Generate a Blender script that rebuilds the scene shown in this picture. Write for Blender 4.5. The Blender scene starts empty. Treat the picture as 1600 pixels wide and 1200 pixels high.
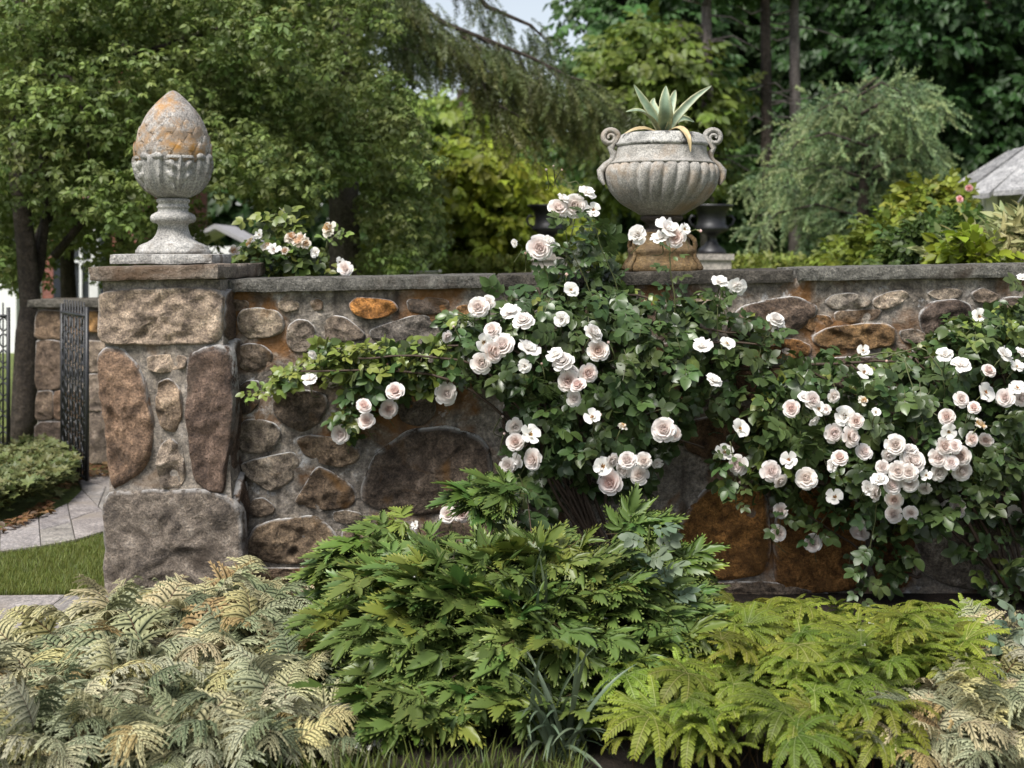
import bpy, math, random
import numpy as np
from mathutils import Vector, Matrix, Quaternion, noise

rng = np.random.default_rng(11)
random.seed(5)
SC = bpy.context.scene
COL = SC.collection

# ------------------------------------------------------------------ camera
F = 2222.22            # focal length in photograph pixels (50 mm on 36 mm)
CAMZ = 1.5
cd = bpy.data.cameras.new('camera')
cam = bpy.data.objects.new('camera', cd); COL.objects.link(cam)
cam.location = (0, 0, CAMZ); cam.rotation_euler = (math.radians(90), 0, 0)
cd.lens = 50; cd.sensor_width = 36; cd.shift_y = -0.125
cd.clip_start = 0.05; cd.clip_end = 600
cd.dof.use_dof = True; cd.dof.focus_distance = 5.5; cd.dof.aperture_fstop = 3.4
SC.camera = cam
SC.render.resolution_x = 1024; SC.render.resolution_y = 768

# ------------------------------------------------------------------ sky, sun, exposure
SUN_EL, SUN_AZ = 56.0, 214.0       # azimuth clockwise from +Y: behind the camera, to the left
w = bpy.data.worlds.new('World'); SC.world = w; w.use_nodes = True
nt = w.node_tree; nt.nodes.clear()
sky = nt.nodes.new('ShaderNodeTexSky'); sky.sky_type = 'NISHITA'; sky.sun_disc = False
sky.sun_elevation = math.radians(SUN_EL); sky.sun_rotation = math.radians(SUN_AZ)
sky.dust_density = 1.5; sky.air_density = 1.0
hs = nt.nodes.new('ShaderNodeHueSaturation'); hs.inputs['Saturation'].default_value = 0.45
bg = nt.nodes.new('ShaderNodeBackground'); bg.inputs['Strength'].default_value = 0.093
wo = nt.nodes.new('ShaderNodeOutputWorld')
nt.links.new(sky.outputs[0], hs.inputs['Color']); nt.links.new(hs.outputs[0], bg.inputs['Color'])
nt.links.new(bg.outputs[0], wo.inputs['Surface'])
sd = bpy.data.lights.new('sun', 'SUN'); sd.energy = 3.3; sd.angle = math.radians(24); sd.color = (1.0, 0.965, 0.915)
sun = bpy.data.objects.new('sun', sd); COL.objects.link(sun); sun.location = (-5, -5, 12)
_a, _e = math.radians(SUN_AZ), math.radians(SUN_EL)
sdir = Vector((math.sin(_a) * math.cos(_e), math.cos(_a) * math.cos(_e), math.sin(_e)))
sun.rotation_euler = sdir.to_track_quat('Z', 'Y').to_euler()
vs = SC.view_settings; vs.view_transform = 'Standard'; vs.look = 'None'; vs.exposure = 0.92; vs.gamma = 1.0
vs.use_curve_mapping = False
SC.cycles.max_bounces = 5; SC.cycles.diffuse_bounces = 3; SC.cycles.glossy_bounces = 2
SC.cycles.transmission_bounces = 3; SC.cycles.use_denoising = True

# ------------------------------------------------------------------ helpers
def P(px, py, Y):
    return Vector(((px - 800) / F * Y, Y, CAMZ - (py - 400) / F * Y))
def G(px, py, z=0.0):                      # point of the ground seen at a pixel
    Y = (CAMZ - z) * F / (py - 400)
    return Vector(((px - 800) / F * Y, Y, z))

OFF = {}
def tag(o, label=None, cat=None, group=None, kind=None):
    if label: o['label'] = label
    if cat: o['category'] = cat
    if group: o['group'] = group
    if kind: o['kind'] = kind
    return o
def thing(name, loc, label, cat, group=None, kind=None):
    o = bpy.data.objects.new(name, None); COL.objects.link(o)
    o.empty_display_size = 0.1; o.location = loc; OFF[o] = Vector(loc)
    return tag(o, label, cat, group, kind)
def link(name, me, parent=None, mat=None):
    o = bpy.data.objects.new(name, me); COL.objects.link(o)
    if mat is not None and not me.materials: me.materials.append(mat)
    if parent is not None:
        o.parent = parent; OFF[o] = OFF[parent]
    else: OFF[o] = Vector((0, 0, 0))
    return o
def make_mesh(name, V, faces, C=None, E=None, smooth=True, mi=None):
    """faces: list of int arrays (m,k); C colours per vertex; E scalar per vertex"""
    V = np.asarray(V, dtype=np.float32)
    me = bpy.data.meshes.new(name)
    faces = [np.asarray(f, dtype=np.int32) for f in faces if len(f)]
    nl = sum(f.size for f in faces); npoly = sum(len(f) for f in faces)
    me.vertices.add(len(V)); me.vertices.foreach_set('co', V.ravel())
    me.loops.add(nl); me.loops.foreach_set('vertex_index', np.concatenate([f.ravel() for f in faces]))
    me.polygons.add(npoly)
    tot = np.concatenate([np.full(len(f), f.shape[1], dtype=np.int32) for f in faces])
    st = np.concatenate([[0], np.cumsum(tot)[:-1]]).astype(np.int32)
    me.polygons.foreach_set('loop_start', st)
    me.polygons.foreach_set('use_smooth', np.full(npoly, smooth, dtype=bool))
    if mi is not None: me.polygons.foreach_set('material_index', np.asarray(mi, dtype=np.int32))
    if C is not None:
        a = me.attributes.new('col', 'FLOAT_COLOR', 'POINT')
        C4 = np.ones((len(V), 4), dtype=np.float32); C4[:, :3] = C
        a.data.foreach_set('color', C4.ravel())
    if E is not None:
        a = me.attributes.new('edge', 'FLOAT', 'POINT')
        a.data.foreach_set('value', np.asarray(E, dtype=np.float32).ravel())
    me.update(calc_edges=True); me.validate()
    return me
def part(name, V, faces, mat, parent, world=True, **kw):
    V = np.asarray(V, dtype=np.float64)
    if world and parent is not None: V = V - np.array(OFF[parent])
    return link(name, make_mesh(name, V, faces, **kw), parent, mat)

class MB:
    """collects simple solids"""
    def __init__(s): s.V = []; s.f = {3: [], 4: []}; s.n = 0; s.C = []; s.cur = (1, 1, 1)
    def add(s, V, faces):
        V = np.asarray(V, dtype=np.float64).reshape(-1, 3)
        for f in faces:
            if len(f) in (3, 4): s.f[len(f)].append([i + s.n for i in f])
            else:
                for k in range(1, len(f) - 1): s.f[3].append([f[0] + s.n, f[k] + s.n, f[k + 1] + s.n])
        s.V.append(V); s.n += len(V); s.C.append(np.tile(np.array(s.cur), (len(V), 1)))
    def box(s, c, d, R=None):
        x, y, z = np.array(d) / 2
        v = np.array([[-x,-y,-z],[x,-y,-z],[x,y,-z],[-x,y,-z],[-x,-y,z],[x,-y,z],[x,y,z],[-x,y,z]])
        if R is not None: v = v @ np.array(R).T
        s.add(v + np.array(c), [(0,3,2,1),(4,5,6,7),(0,1,5,4),(1,2,6,5),(2,3,7,6),(3,0,4,7)])
    def tube(s, path, rad, sides=6, cap=True):
        path = [Vector(p) for p in path]; n = len(path)
        if not hasattr(rad, '__len__'): rad = [rad] * n
        V = []; ref = None
        for i, p in enumerate(path):
            t = (path[min(i + 1, n - 1)] - path[max(i - 1, 0)]).normalized()
            if ref is None:
                ref = Vector((1, 0, 0)) if abs(t.x) < .8 else Vector((0, 1, 0))
            a = (ref - t * ref.dot(t)).normalized(); b = t.cross(a); ref = a
            for k in range(sides):
                q = 2 * math.pi * k / sides
                V.append(p + (a * math.cos(q) + b * math.sin(q)) * rad[i])
        fs = []
        for i in range(n - 1):
            for k in range(sides):
                k2 = (k + 1) % sides
                fs.append((i*sides + k, i*sides + k2, (i+1)*sides + k2, (i+1)*sides + k))
        if cap:
            fs.append(tuple(range(sides))[::-1]); fs.append(tuple((n-1)*sides + k for k in range(sides)))
        s.add([tuple(v) for v in V], fs)
    def lathe(s, prof, c=(0, 0, 0), seg=48, fn=None):
        V = []; fs = []
        for (r, z) in prof:
            for k in range(seg):
                a = 2 * math.pi * k / seg
                rr = r if fn is None else fn(r, z, a)
                V.append((c[0] + rr * math.cos(a), c[1] + rr * math.sin(a), c[2] + z))
        for i in range(len(prof) - 1):
            for k in range(seg):
                k2 = (k + 1) % seg
                fs.append((i*seg + k, i*seg + k2, (i+1)*seg + k2, (i+1)*seg + k))
        n = len(prof)
        fs.append(tuple(range(seg))[::-1]); fs.append(tuple((n-1)*seg + k for k in range(seg)))
        s.add(V, fs)
    def build(s, name, mat, parent, smooth=True, world=True, col=False):
        return part(name, np.concatenate(s.V), [s.f[3], s.f[4]], mat, parent, world=world, smooth=smooth,
                    C=np.concatenate(s.C) if col else None)

def nrm(a): return a / np.maximum(np.linalg.norm(a, axis=-1, keepdims=True), 1e-9)
def frames(D, N):
    """rotation matrices with local +Y along D and local +Z near N"""
    y = nrm(np.asarray(D, float)); x = nrm(np.cross(y, N)); z = np.cross(x, y)
    return np.stack([x, y, z], axis=-1)

class Tpl:
    """a leaf, frond or petal template"""
    def __init__(s): s.V = []; s.F3 = []; s.F4 = []; s.C = []; s.n = 0
    def add(s, V, F3=(), F4=(), C=(1, 1, 1)):
        V = np.asarray(V, float).reshape(-1, 3)
        C = np.asarray(C, float)
        if C.ndim == 1: C = np.tile(C, (len(V), 1))
        s.V.append(V); s.C.append(C)
        if len(F3): s.F3.append(np.asarray(F3, int) + s.n)
        if len(F4): s.F4.append(np.asarray(F4, int) + s.n)
        s.n += len(V)
    def add_tpl(s, t, R, pos, sc=1.0, gain=(1, 1, 1)):
        V, F3, F4, C = t.arr()
        s.add(V * sc @ np.array(R).T + np.array(pos), F3, F4, C * np.array(gain))
    def arr(s):
        V = np.concatenate(s.V); C = np.concatenate(s.C)
        F3 = np.concatenate(s.F3) if s.F3 else np.zeros((0, 3), int)
        F4 = np.concatenate(s.F4) if s.F4 else np.zeros((0, 4), int)
        return V, F3, F4, C
    def mesh(s, name, mat, smooth=True):
        V, F3, F4, C = s.arr()
        me = make_mesh(name, V, [F3, F4], C=C, smooth=smooth); me.materials.append(mat); return me

def scatter(tpls, pos, R, sc, gain):
    """merge instances of templates; returns V, [F3, F4], C"""
    pos = np.asarray(pos, float); sc = np.asarray(sc, float); gain = np.asarray(gain, float)
    pick = rng.integers(0, len(tpls), len(pos))
    VV, A3, A4, CC, n = [], [], [], [], 0
    for ti, t in enumerate(tpls):
        m = pick == ti; k = int(m.sum())
        if not k: continue
        V, F3, F4, C = t.arr()
        W = np.einsum('nij,vj->nvi', R[m], V) * sc[m][:, None, None] + pos[m][:, None, :]
        VV.append(W.reshape(-1, 3)); CC.append((C[None] * gain[m][:, None, :]).reshape(-1, 3))
        o = (np.arange(k) * len(V))[:, None, None] + n
        if len(F3): A3.append((F3[None] + o).reshape(-1, 3))
        if len(F4): A4.append((F4[None] + o).reshape(-1, 4))
        n += k * len(V)
    return (np.concatenate(VV), [np.concatenate(A3) if A3 else np.zeros((0, 3), int),
                                 np.concatenate(A4) if A4 else np.zeros((0, 4), int)], np.concatenate(CC))
def gains(n, v=.22, h=.08):
    g = 1 + rng.uniform(-v, v, (n, 1)) + rng.uniform(-h, h, (n, 3)) * np.array([[1.3, .5, 1.0]])
    return np.maximum(g, .2)
def place(name, me, parent, pos, R, s, color=None):
    o = link(name, me, parent)
    M = Matrix(np.asarray(R).tolist()).to_4x4()
    o.matrix_local = Matrix.Translation(Vector(pos) - OFF[parent]) @ M @ Matrix.Diagonal((s, s, s, 1))
    if color is not None: o.color = color
    return o
def in_poly(pts, poly):
    x, y = pts[:, 0], pts[:, 1]; ins = np.zeros(len(pts), bool); n = len(poly)
    for i in range(n):
        x1, y1 = poly[i]; x2, y2 = poly[(i + 1) % n]
        c = ((y1 > y) != (y2 > y)) & (x < (x2 - x1) * (y - y1) / (y2 - y1 + 1e-12) + x1)
        ins ^= c
    return ins
def edge_dist(pts, poly):
    d = np.full(len(pts), 1e9); n = len(poly)
    for i in range(n):
        a = np.array(poly[i], float); b = np.array(poly[(i + 1) % n], float); ab = b - a
        t = np.clip(((pts - a) @ ab) / (ab @ ab + 1e-9), 0, 1)
        d = np.minimum(d, np.linalg.norm(pts - a - t[:, None] * ab, axis=1))
    return d
def sample_poly(poly, n):
    poly = np.array(poly, float); lo, hi = poly.min(0), poly.max(0); out = []; got = 0
    while got < n:
        p = rng.uniform(lo, hi, (n * 2 + 10, 2)); p = p[in_poly(p, poly)]; out.append(p); got += len(p)
    return np.concatenate(out)[:n]
def Pn(px, Y):
    return np.stack([(px[:, 0] - 800) / F * Y, Y, CAMZ - (px[:, 1] - 400) / F * Y], axis=1)
# ------------------------------------------------------------------ materials
def new_mat(name):
    m = bpy.data.materials.new(name); m.use_nodes = True
    t = m.node_tree; b = t.nodes['Principled BSDF']; return m, t, b
def ramp(t, stops):
    r = t.nodes.new('ShaderNodeValToRGB'); e = r.color_ramp.elements
    while len(e) < len(stops): e.new(0.5)
    for i, (p, c) in enumerate(stops): e[i].position = p; e[i].color = (*c, 1)
    return r
def tex_noise(t, co, scale, detail=6, rough=.6, dist=0.0):
    n = t.nodes.new('ShaderNodeTexNoise'); n.inputs['Scale'].default_value = scale
    n.inputs['Detail'].default_value = detail; n.inputs['Roughness'].default_value = rough
    n.inputs['Distortion'].default_value = dist; t.links.new(co, n.inputs['Vector']); return n
def mix(t, fac, a, b, mode='MIX'):
    m = t.nodes.new('ShaderNodeMix'); m.data_type = 'RGBA'; m.blend_type = mode
    for k, v in ((0, fac), (6, a), (7, b)):
        if hasattr(v, 'links'): t.links.new(v, m.inputs[k])
        elif k == 0: m.inputs[0].default_value = v
        else: m.inputs[k].default_value = (*v, 1)
    return m.outputs[2]
def maprange(t, v, a, b, c=0.0, d=1.0):
    m = t.nodes.new('ShaderNodeMapRange'); m.inputs[1].default_value = a; m.inputs[2].default_value = b
    m.inputs[3].default_value = c; m.inputs[4].default_value = d; t.links.new(v, m.inputs[0]); return m.outputs[0]
def math_n(t, op, a, b):
    m = t.nodes.new('ShaderNodeMath'); m.operation = op
    for k, v in ((0, a), (1, b)):
        if hasattr(v, 'links'): t.links.new(v, m.inputs[k])
        else: m.inputs[k].default_value = v
    return m.outputs[0]
def bump(t, h, strength, dist, prev=None):
    b = t.nodes.new('ShaderNodeBump'); b.inputs['Strength'].default_value = strength
    b.inputs['Distance'].default_value = dist; t.links.new(h, b.inputs['Height'])
    if prev is not None: t.links.new(prev, b.inputs['Normal'])
    return b.outputs[0]

def stone_mat(name, stops, scale=9, fine=70, bumpd=.012, stain=None, stain_r=(.5, .68), stain_scale=3.5,
              lichen=None, lichen_r=(.6, .68), lichen_scale=9, edge=None, objcol=False, rough=.85, streak=None, pits=0.0, shift=True):
    m, t, b = new_mat(name)
    tc = t.nodes.new('ShaderNodeTexCoord'); oi = t.nodes.new('ShaderNodeObjectInfo')
    sh = t.nodes.new('ShaderNodeVectorMath'); sh.operation = 'ADD'
    t.links.new(tc.outputs['Object'], sh.inputs[0])
    cmb = t.nodes.new('ShaderNodeCombineXYZ')
    off = math_n(t, 'MULTIPLY', oi.outputs['Random'], 40.0 if shift else 0.0)
    for k in range(3): t.links.new(off, cmb.inputs[k])
    t.links.new(cmb.outputs[0], sh.inputs[1]); co = sh.outputs[0]
    n1 = tex_noise(t, co, scale, 8, .68, .4); c = ramp(t, stops); t.links.new(n1.outputs['Fac'], c.inputs[0])
    col = c.outputs[0]
    if objcol: col = mix(t, 1.0, col, oi.outputs['Color'], 'MULTIPLY')
    n2 = tex_noise(t, co, fine, 5, .7)
    col = mix(t, 1.0, col, ramp_out(t, n2.outputs['Fac'], [(.28, (.38, .38, .38)), (.48, (.95, .95, .95)), (.70, (1.75, 1.7, 1.6))]), 'MULTIPLY')
    n2b = tex_noise(t, co, fine * 2.3, 3, .75)
    col = mix(t, 1.0, col, ramp_out(t, n2b.outputs['Fac'], [(.3, (.62, .62, .62)), (.5, (1, 1, 1)), (.7, (1.35, 1.33, 1.3))]), 'MULTIPLY')
    if stain:
        n3 = tex_noise(t, co, stain_scale, 5, .6, .6)
        col = mix(t, maprange(t, n3.outputs['Fac'], *stain_r), col, mix(t, .85, col, stain))
    if streak:
        mp = t.nodes.new('ShaderNodeMapping'); mp.inputs['Scale'].default_value = (1, 1, .12)
        t.links.new(tc.outputs['Object'], mp.inputs[0])
        n5 = tex_noise(t, mp.outputs[0], 11, 5, .6)
        col = mix(t, maprange(t, n5.outputs['Fac'], .52, .7, 0, .8), col, streak)
    if lichen:
        n4 = tex_noise(t, co, lichen_scale, 6, .7, .3)
        col = mix(t, maprange(t, n4.outputs['Fac'], *lichen_r), col, lichen)
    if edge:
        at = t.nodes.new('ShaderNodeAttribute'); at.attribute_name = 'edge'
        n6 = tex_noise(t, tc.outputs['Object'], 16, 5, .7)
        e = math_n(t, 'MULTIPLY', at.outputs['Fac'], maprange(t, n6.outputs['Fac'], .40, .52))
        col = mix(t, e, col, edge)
    t.links.new(col, b.inputs['Base Color']); b.inputs['Roughness'].default_value = rough
    b.inputs['Specular IOR Level'].default_value = .3
    h = bump(t, n1.outputs['Fac'], .9, bumpd * 2.2)
    h = bump(t, n2.outputs['Fac'], .8, bumpd * .55, h)
    if pits:
        vo = t.nodes.new('ShaderNodeTexVoronoi'); vo.inputs['Scale'].default_value = 55
        t.links.new(co, vo.inputs['Vector'])
        h = bump(t, maprange(t, vo.outputs['Distance'], .0, .25), pits, .006, h)
    t.links.new(h, b.inputs['Normal'])
    return m
def ramp_out(t, v, stops):
    r = ramp(t, stops); t.links.new(v, r.inputs[0]); return r.outputs[0]

def leaf_mat(name, rough=.5, trans=.3, spec=.35, var=.25, huev=.03, per_obj=True, mottle=None):
    """colour comes from the leaf's own 'col' attribute"""
    m, t, b = new_mat(name)
    at = t.nodes.new('ShaderNodeAttribute'); at.attribute_name = 'col'
    col = at.outputs['Color']
    if per_obj:
        oi = t.nodes.new('ShaderNodeObjectInfo')
        hsn = t.nodes.new('ShaderNodeHueSaturation')
        t.links.new(col, hsn.inputs['Color'])
        t.links.new(maprange(t, oi.outputs['Random'], 0, 1, .5 - huev, .5 + huev), hsn.inputs['Hue'])
        t.links.new(maprange(t, math_n(t, 'FRACT', math_n(t, 'MULTIPLY', oi.outputs['Random'], 7.31), 0), 0, 1, 1 - var, 1 + var), hsn.inputs['Value'])
        col = mix(t, 1.0, hsn.outputs[0], oi.outputs['Color'], 'MULTIPLY')
    if mottle:
        tc = t.nodes.new('ShaderNodeTexCoord'); n = tex_noise(t, tc.outputs['Object'], mottle, 4, .6)
        col = mix(t, 1.0, col, ramp_out(t, n.outputs['Fac'], [(.3, (.72, .72, .7)), (.6, (1.15, 1.13, 1.1))]), 'MULTIPLY')
    t.links.new(col, b.inputs['Base Color']); b.inputs['Roughness'].default_value = rough
    b.inputs['Specular IOR Level'].default_value = spec
    tr = t.nodes.new('ShaderNodeBsdfTranslucent'); t.links.new(col, tr.inputs['Color'])
    ms = t.nodes.new('ShaderNodeMixShader'); ms.inputs[0].default_value = trans
    t.links.new(b.outputs[0], ms.inputs[1]); t.links.new(tr.outputs[0], ms.inputs[2])
    t.links.new(ms.outputs[0], t.nodes['Material Output'].inputs['Surface'])
    return m
def plain(name, col, rough=.6, scale=30, var=.3, bumpd=0.0, metallic=0.0, spec=.4):
    m, t, b = new_mat(name)
    tc = t.nodes.new('ShaderNodeTexCoord'); n = tex_noise(t, tc.outputs['Object'], scale, 5, .65)
    c = np.array(col)
    t.links.new(ramp_out(t, n.outputs['Fac'], [(.3, tuple(c * (1 - var))), (.7, tuple(np.minimum(c * (1 + var), 1)))]), b.inputs['Base Color'])
    b.inputs['Roughness'].default_value = rough; b.inputs['Metallic'].default_value = metallic
    b.inputs['Specular IOR Level'].default_value = spec
    if bumpd: t.links.new(bump(t, n.outputs['Fac'], 1.0, bumpd), b.inputs['Normal'])
    return m

M = {}
M['wall_stone'] = stone_mat('wall_stone', [(.30, (.05, .043, .037)), (.44, (.20, .175, .15)), (.56, (.36, .32, .27)), (.72, (.72, .67, .60))],
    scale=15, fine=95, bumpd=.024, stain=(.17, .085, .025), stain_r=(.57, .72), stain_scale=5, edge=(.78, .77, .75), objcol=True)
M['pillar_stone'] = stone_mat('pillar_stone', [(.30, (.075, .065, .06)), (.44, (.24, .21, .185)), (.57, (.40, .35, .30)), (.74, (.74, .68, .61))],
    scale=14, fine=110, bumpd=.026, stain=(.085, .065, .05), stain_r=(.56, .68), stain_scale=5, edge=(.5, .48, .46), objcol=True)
M['mortar'] = stone_mat('mortar', [(.3, (.06, .05, .042)), (.46, (.17, .148, .125)), (.60, (.28, .25, .22)), (.76, (.52, .50, .48))],
    scale=8, fine=50, bumpd=.016, stain=(.17, .072, .015), stain_r=(.485, .60), stain_scale=3.2, streak=(.030, .024, .020),
    lichen=(.50, .50, .50), lichen_r=(.60, .70), lichen_scale=7)
M['pillar_mortar'] = stone_mat('pillar_mortar', [(.3, (.10, .085, .072)), (.5, (.20, .175, .15)), (.75, (.34, .31, .29))],
    scale=7, fine=60, bumpd=.008, stain=(.16, .09, .04), stain_r=(.55, .7), stain_scale=3)
M['coping'] = stone_mat('coping', [(.30, (.045, .043, .039)), (.48, (.12, .116, .105)), (.70, (.26, .25, .23))], scale=22, fine=120,
    bumpd=.022, stain=(.07, .05, .035), stain_r=(.52, .66), stain_scale=2.2, objcol=True)
M['cap'] = stone_mat('cap', [(.28, (.10, .08, .065)), (.48, (.22, .18, .145)), (.72, (.40, .35, .30))], scale=18, fine=110, bumpd=.022,
    stain=(.14, .085, .05), stain_r=(.5, .66), stain_scale=3)
M['finial'] = stone_mat('finial', [(.25, (.11, .10, .095)), (.45, (.27, .262, .25)), (.7, (.46, .45, .435))], scale=9, fine=120, bumpd=.005,
    stain=(.16, .135, .11), stain_r=(.54, .64), stain_scale=6, lichen=(.42, .20, .035), lichen_r=(.66, .72), lichen_scale=5, pits=.5, shift=False)
M['finial_cone'] = stone_mat('finial_cone', [(.25, (.13, .115, .105)), (.45, (.26, .24, .225)), (.7, (.46, .44, .42))], scale=10, fine=120, bumpd=.005,
    stain=(.20, .14, .09), stain_r=(.48, .60), stain_scale=6, lichen=(.36, .185, .05), lichen_r=(.49, .66), lichen_scale=6.5, pits=.5, shift=False)
M['urn'] = stone_mat('urn', [(.25, (.14, .13, .118)), (.45, (.25, .238, .22)), (.7, (.40, .388, .37))], scale=10, fine=170, bumpd=.004,
    stain=(.30, .215, .14), stain_r=(.5, .66), stain_scale=4, lichen=(.09, .085, .08), lichen_r=(.66, .72), lichen_scale=14, pits=.35)
M['urn_rim'] = stone_mat('urn_rim', [(.25, (.16, .155, .15)), (.45, (.33, .325, .31)), (.7, (.52, .51, .49))], scale=12, fine=150, bumpd=.005,
    lichen=(.07, .068, .065), lichen_r=(.54, .62), lichen_scale=11)
M['pedestal'] = stone_mat('pedestal', [(.30, (.045, .03, .017)), (.48, (.12, .078, .035)), (.72, (.20, .15, .09))], scale=9, fine=100, bumpd=.006,
    stain=(.09, .06, .035), stain_r=(.5, .66), stain_scale=6)
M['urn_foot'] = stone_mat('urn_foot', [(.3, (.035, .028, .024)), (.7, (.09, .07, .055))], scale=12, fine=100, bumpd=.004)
M['grey_stone'] = stone_mat('grey_stone', [(.3, (.20, .18, .165)), (.7, (.38, .35, .32))], scale=6, fine=60, bumpd=.005)
M['paving'] = stone_mat('paving', [(.3, (.14, .13, .125)), (.5, (.215, .20, .195)), (.72, (.31, .295, .285))], scale=5, fine=60, bumpd=.004, objcol=True,
    stain=(.20, .17, .14), stain_r=(.55, .7), stain_scale=2)
M['soil'] = stone_mat('soil', [(.3, (.012, .009, .007)), (.6, (.035, .025, .018)), (.8, (.07, .05, .035))], scale=14, fine=90, bumpd=.03)
M['ground'] = stone_mat('ground', [(.3, (.07, .09, .025)), (.55, (.11, .14, .035)), (.8, (.16, .165, .055))], scale=3, fine=40, bumpd=.02)
M['joint'] = stone_mat('joint', [(.3, (.07, .08, .04)), (.7, (.20, .17, .14))], scale=12, fine=80, bumpd=.01)
M['iron'] = plain('iron', (.012, .012, .014), rough=.45, var=.4, spec=.5)
M['bark'] = stone_mat('bark', [(.3, (.022, .017, .013)), (.55, (.06, .047, .037)), (.8, (.12, .10, .085))], scale=12, fine=60, bumpd=.03, streak=(.02, .016, .013))
M['bark_grey'] = stone_mat('bark_grey', [(.3, (.10, .085, .078)), (.55, (.18, .155, .145)), (.8, (.27, .24, .225))], scale=9, fine=50, bumpd=.03, streak=(.07, .06, .055))
M['twig'] = plain('twig', (.05, .032, .02), rough=.7, scale=60, bumpd=.002)
M['cane'] = plain('cane', (.075, .085, .028), rough=.5, scale=40)
M['white_paint'] = plain('white_paint', (.74, .74, .73), rough=.5, var=.06, scale=8)
M['shingle'] = stone_mat('shingle', [(.3, (.13, .13, .135)), (.5, (.25, .25, .255)), (.7, (.36, .36, .365))], scale=9, fine=60, bumpd=.006, objcol=True)
M['slate'] = plain('slate', (.32, .31, .32), rough=.6, var=.2, scale=10)
M['shutter'] = plain('shutter', (.015, .018, .025), rough=.5, var=.2)
M['pane'] = plain('pane', (.03, .035, .04), rough=.12, var=.2, spec=.7)
m, t, b = new_mat('brick'); tc = t.nodes.new('ShaderNodeTexCoord')
mp = t.nodes.new('ShaderNodeMapping'); mp.inputs['Rotation'].default_value = (math.radians(90), 0, 0); t.links.new(tc.outputs['Object'], mp.inputs[0])
bk = t.nodes.new('ShaderNodeTexBrick'); bk.inputs['Scale'].default_value = 4.5; bk.inputs['Color1'].default_value = (.23, .075, .05, 1)
bk.inputs['Color2'].default_value = (.17, .055, .04, 1); bk.inputs['Mortar'].default_value = (.28, .22, .19, 1); bk.inputs['Mortar Size'].default_value = .012
t.links.new(mp.outputs[0], bk.inputs['Vector']); t.links.new(bk.outputs[0], b.inputs['Base Color']); b.inputs['Roughness'].default_value = .85; M['brick'] = m
for nme, kw in {'leaf': dict(per_obj=False, rough=.5, trans=.3), 'leaf_gloss': dict(per_obj=False, rough=.33, trans=.2, spec=.5),
    'leaf_obj': dict(rough=.42, trans=.22, spec=.45), 'fern': dict(rough=.6, trans=.3, spec=.25, var=.22, huev=.02),
    'maiden': dict(rough=.55, trans=.45, spec=.3, var=.2, huev=.015), 'petal': dict(rough=.6, trans=.42, spec=.2, var=.06, huev=.012),
    'agave': dict(rough=.5, trans=.05, spec=.4, var=.1, huev=.01, mottle=30)}.items():
    M[nme] = leaf_mat(nme, **kw)
# ------------------------------------------------------------------ ground, path
def sheet(name, pts, z, mat, kind='structure'):
    me = make_mesh(name, [(p[0], p[1], z) for p in pts], [np.array([list(range(len(pts)))])], smooth=False)
    o = link(name, me, None, mat); tag(o, kind=kind); return o
sheet('ground', [(-150, -60), (150, -60), (150, 240), (-150, 240)], 0.0, M['ground'])
sheet('soil_bed', [(-3, 3.0), (4.5, 3.0), (4.5, 6.6), (-1.3, 6.6), (-1.6, 5.9), (-3, 5.3)], 0.006, M['soil'])
def slab(parent, pts, z0, th, mat, name='flagstone', shrink=.006):
    pts = np.array(pts, float)[:, :2]; c = pts.mean(0)
    d = pts - c; L = np.linalg.norm(d, axis=1, keepdims=True); pts = c + d * (1 - shrink / L)
    inn = c + (pts - c) * (1 - .012 / L)
    n = len(pts); V = [(*p, z0) for p in pts] + [(*p, z0 + th * .7) for p in pts] + [(*p, z0 + th) for p in inn]
    fs = []
    for i in range(n):
        j = (i + 1) % n; fs += [(i, j, n + j, n + i), (n + i, n + j, 2*n + j, 2*n + i)]
    mb = MB(); mb.add(V, fs + [tuple(2*n + i for i in range(n))]); o = mb.build(name, mat, parent, smooth=False)
    g = random.uniform(.82, 1.12); o.color = (g, g * random.uniform(.96, 1.0), g * random.uniform(.93, 1.0), 1); return o
U = [(-90, 848), (0, 829), (60, 812), (105, 791), (128, 770), (122, 752), (128, 738)]
L = [(-90, 884), (0, 867), (64, 858), (118, 848), (185, 828), (205, 775), (215, 738)]
pth = sheet('path', [G(*p)[:] for p in U] + [G(*p)[:] for p in L[::-1]], .008, M['joint'])
for i in range(len(U) - 1):
    a, b_, c_, d_ = [np.array(G(*q)) for q in (U[i], L[i], L[i+1], U[i+1])]
    if i in (2, 3, 4):
        m1, m2 = a * .52 + b_ * .48, d_ * .45 + c_ * .55
        slab(pth, [a, m1, m2, d_], .008, .012, M['paving']); slab(pth, [m1, b_, c_, m2], .008, .012, M['paving'])
    else: slab(pth, [a, b_, c_, d_], .008, .012, M['paving'])
pth2 = sheet('front_path', [(-4, 5.3), (-1.75, 5.45), (-1.6, 6.26), (-4, 6.22)], .010, M['joint'])
for x0, x1 in ((-4, -3.2), (-3.2, -2.5), (-2.5, -1.95), (-1.95, -1.66)):
    slab(pth2, [(x0, 5.35, 0), (x1, 5.45, 0), (x1, 6.22, 0), (x0, 6.2, 0)], .010, .012, M['paving'])

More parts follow.
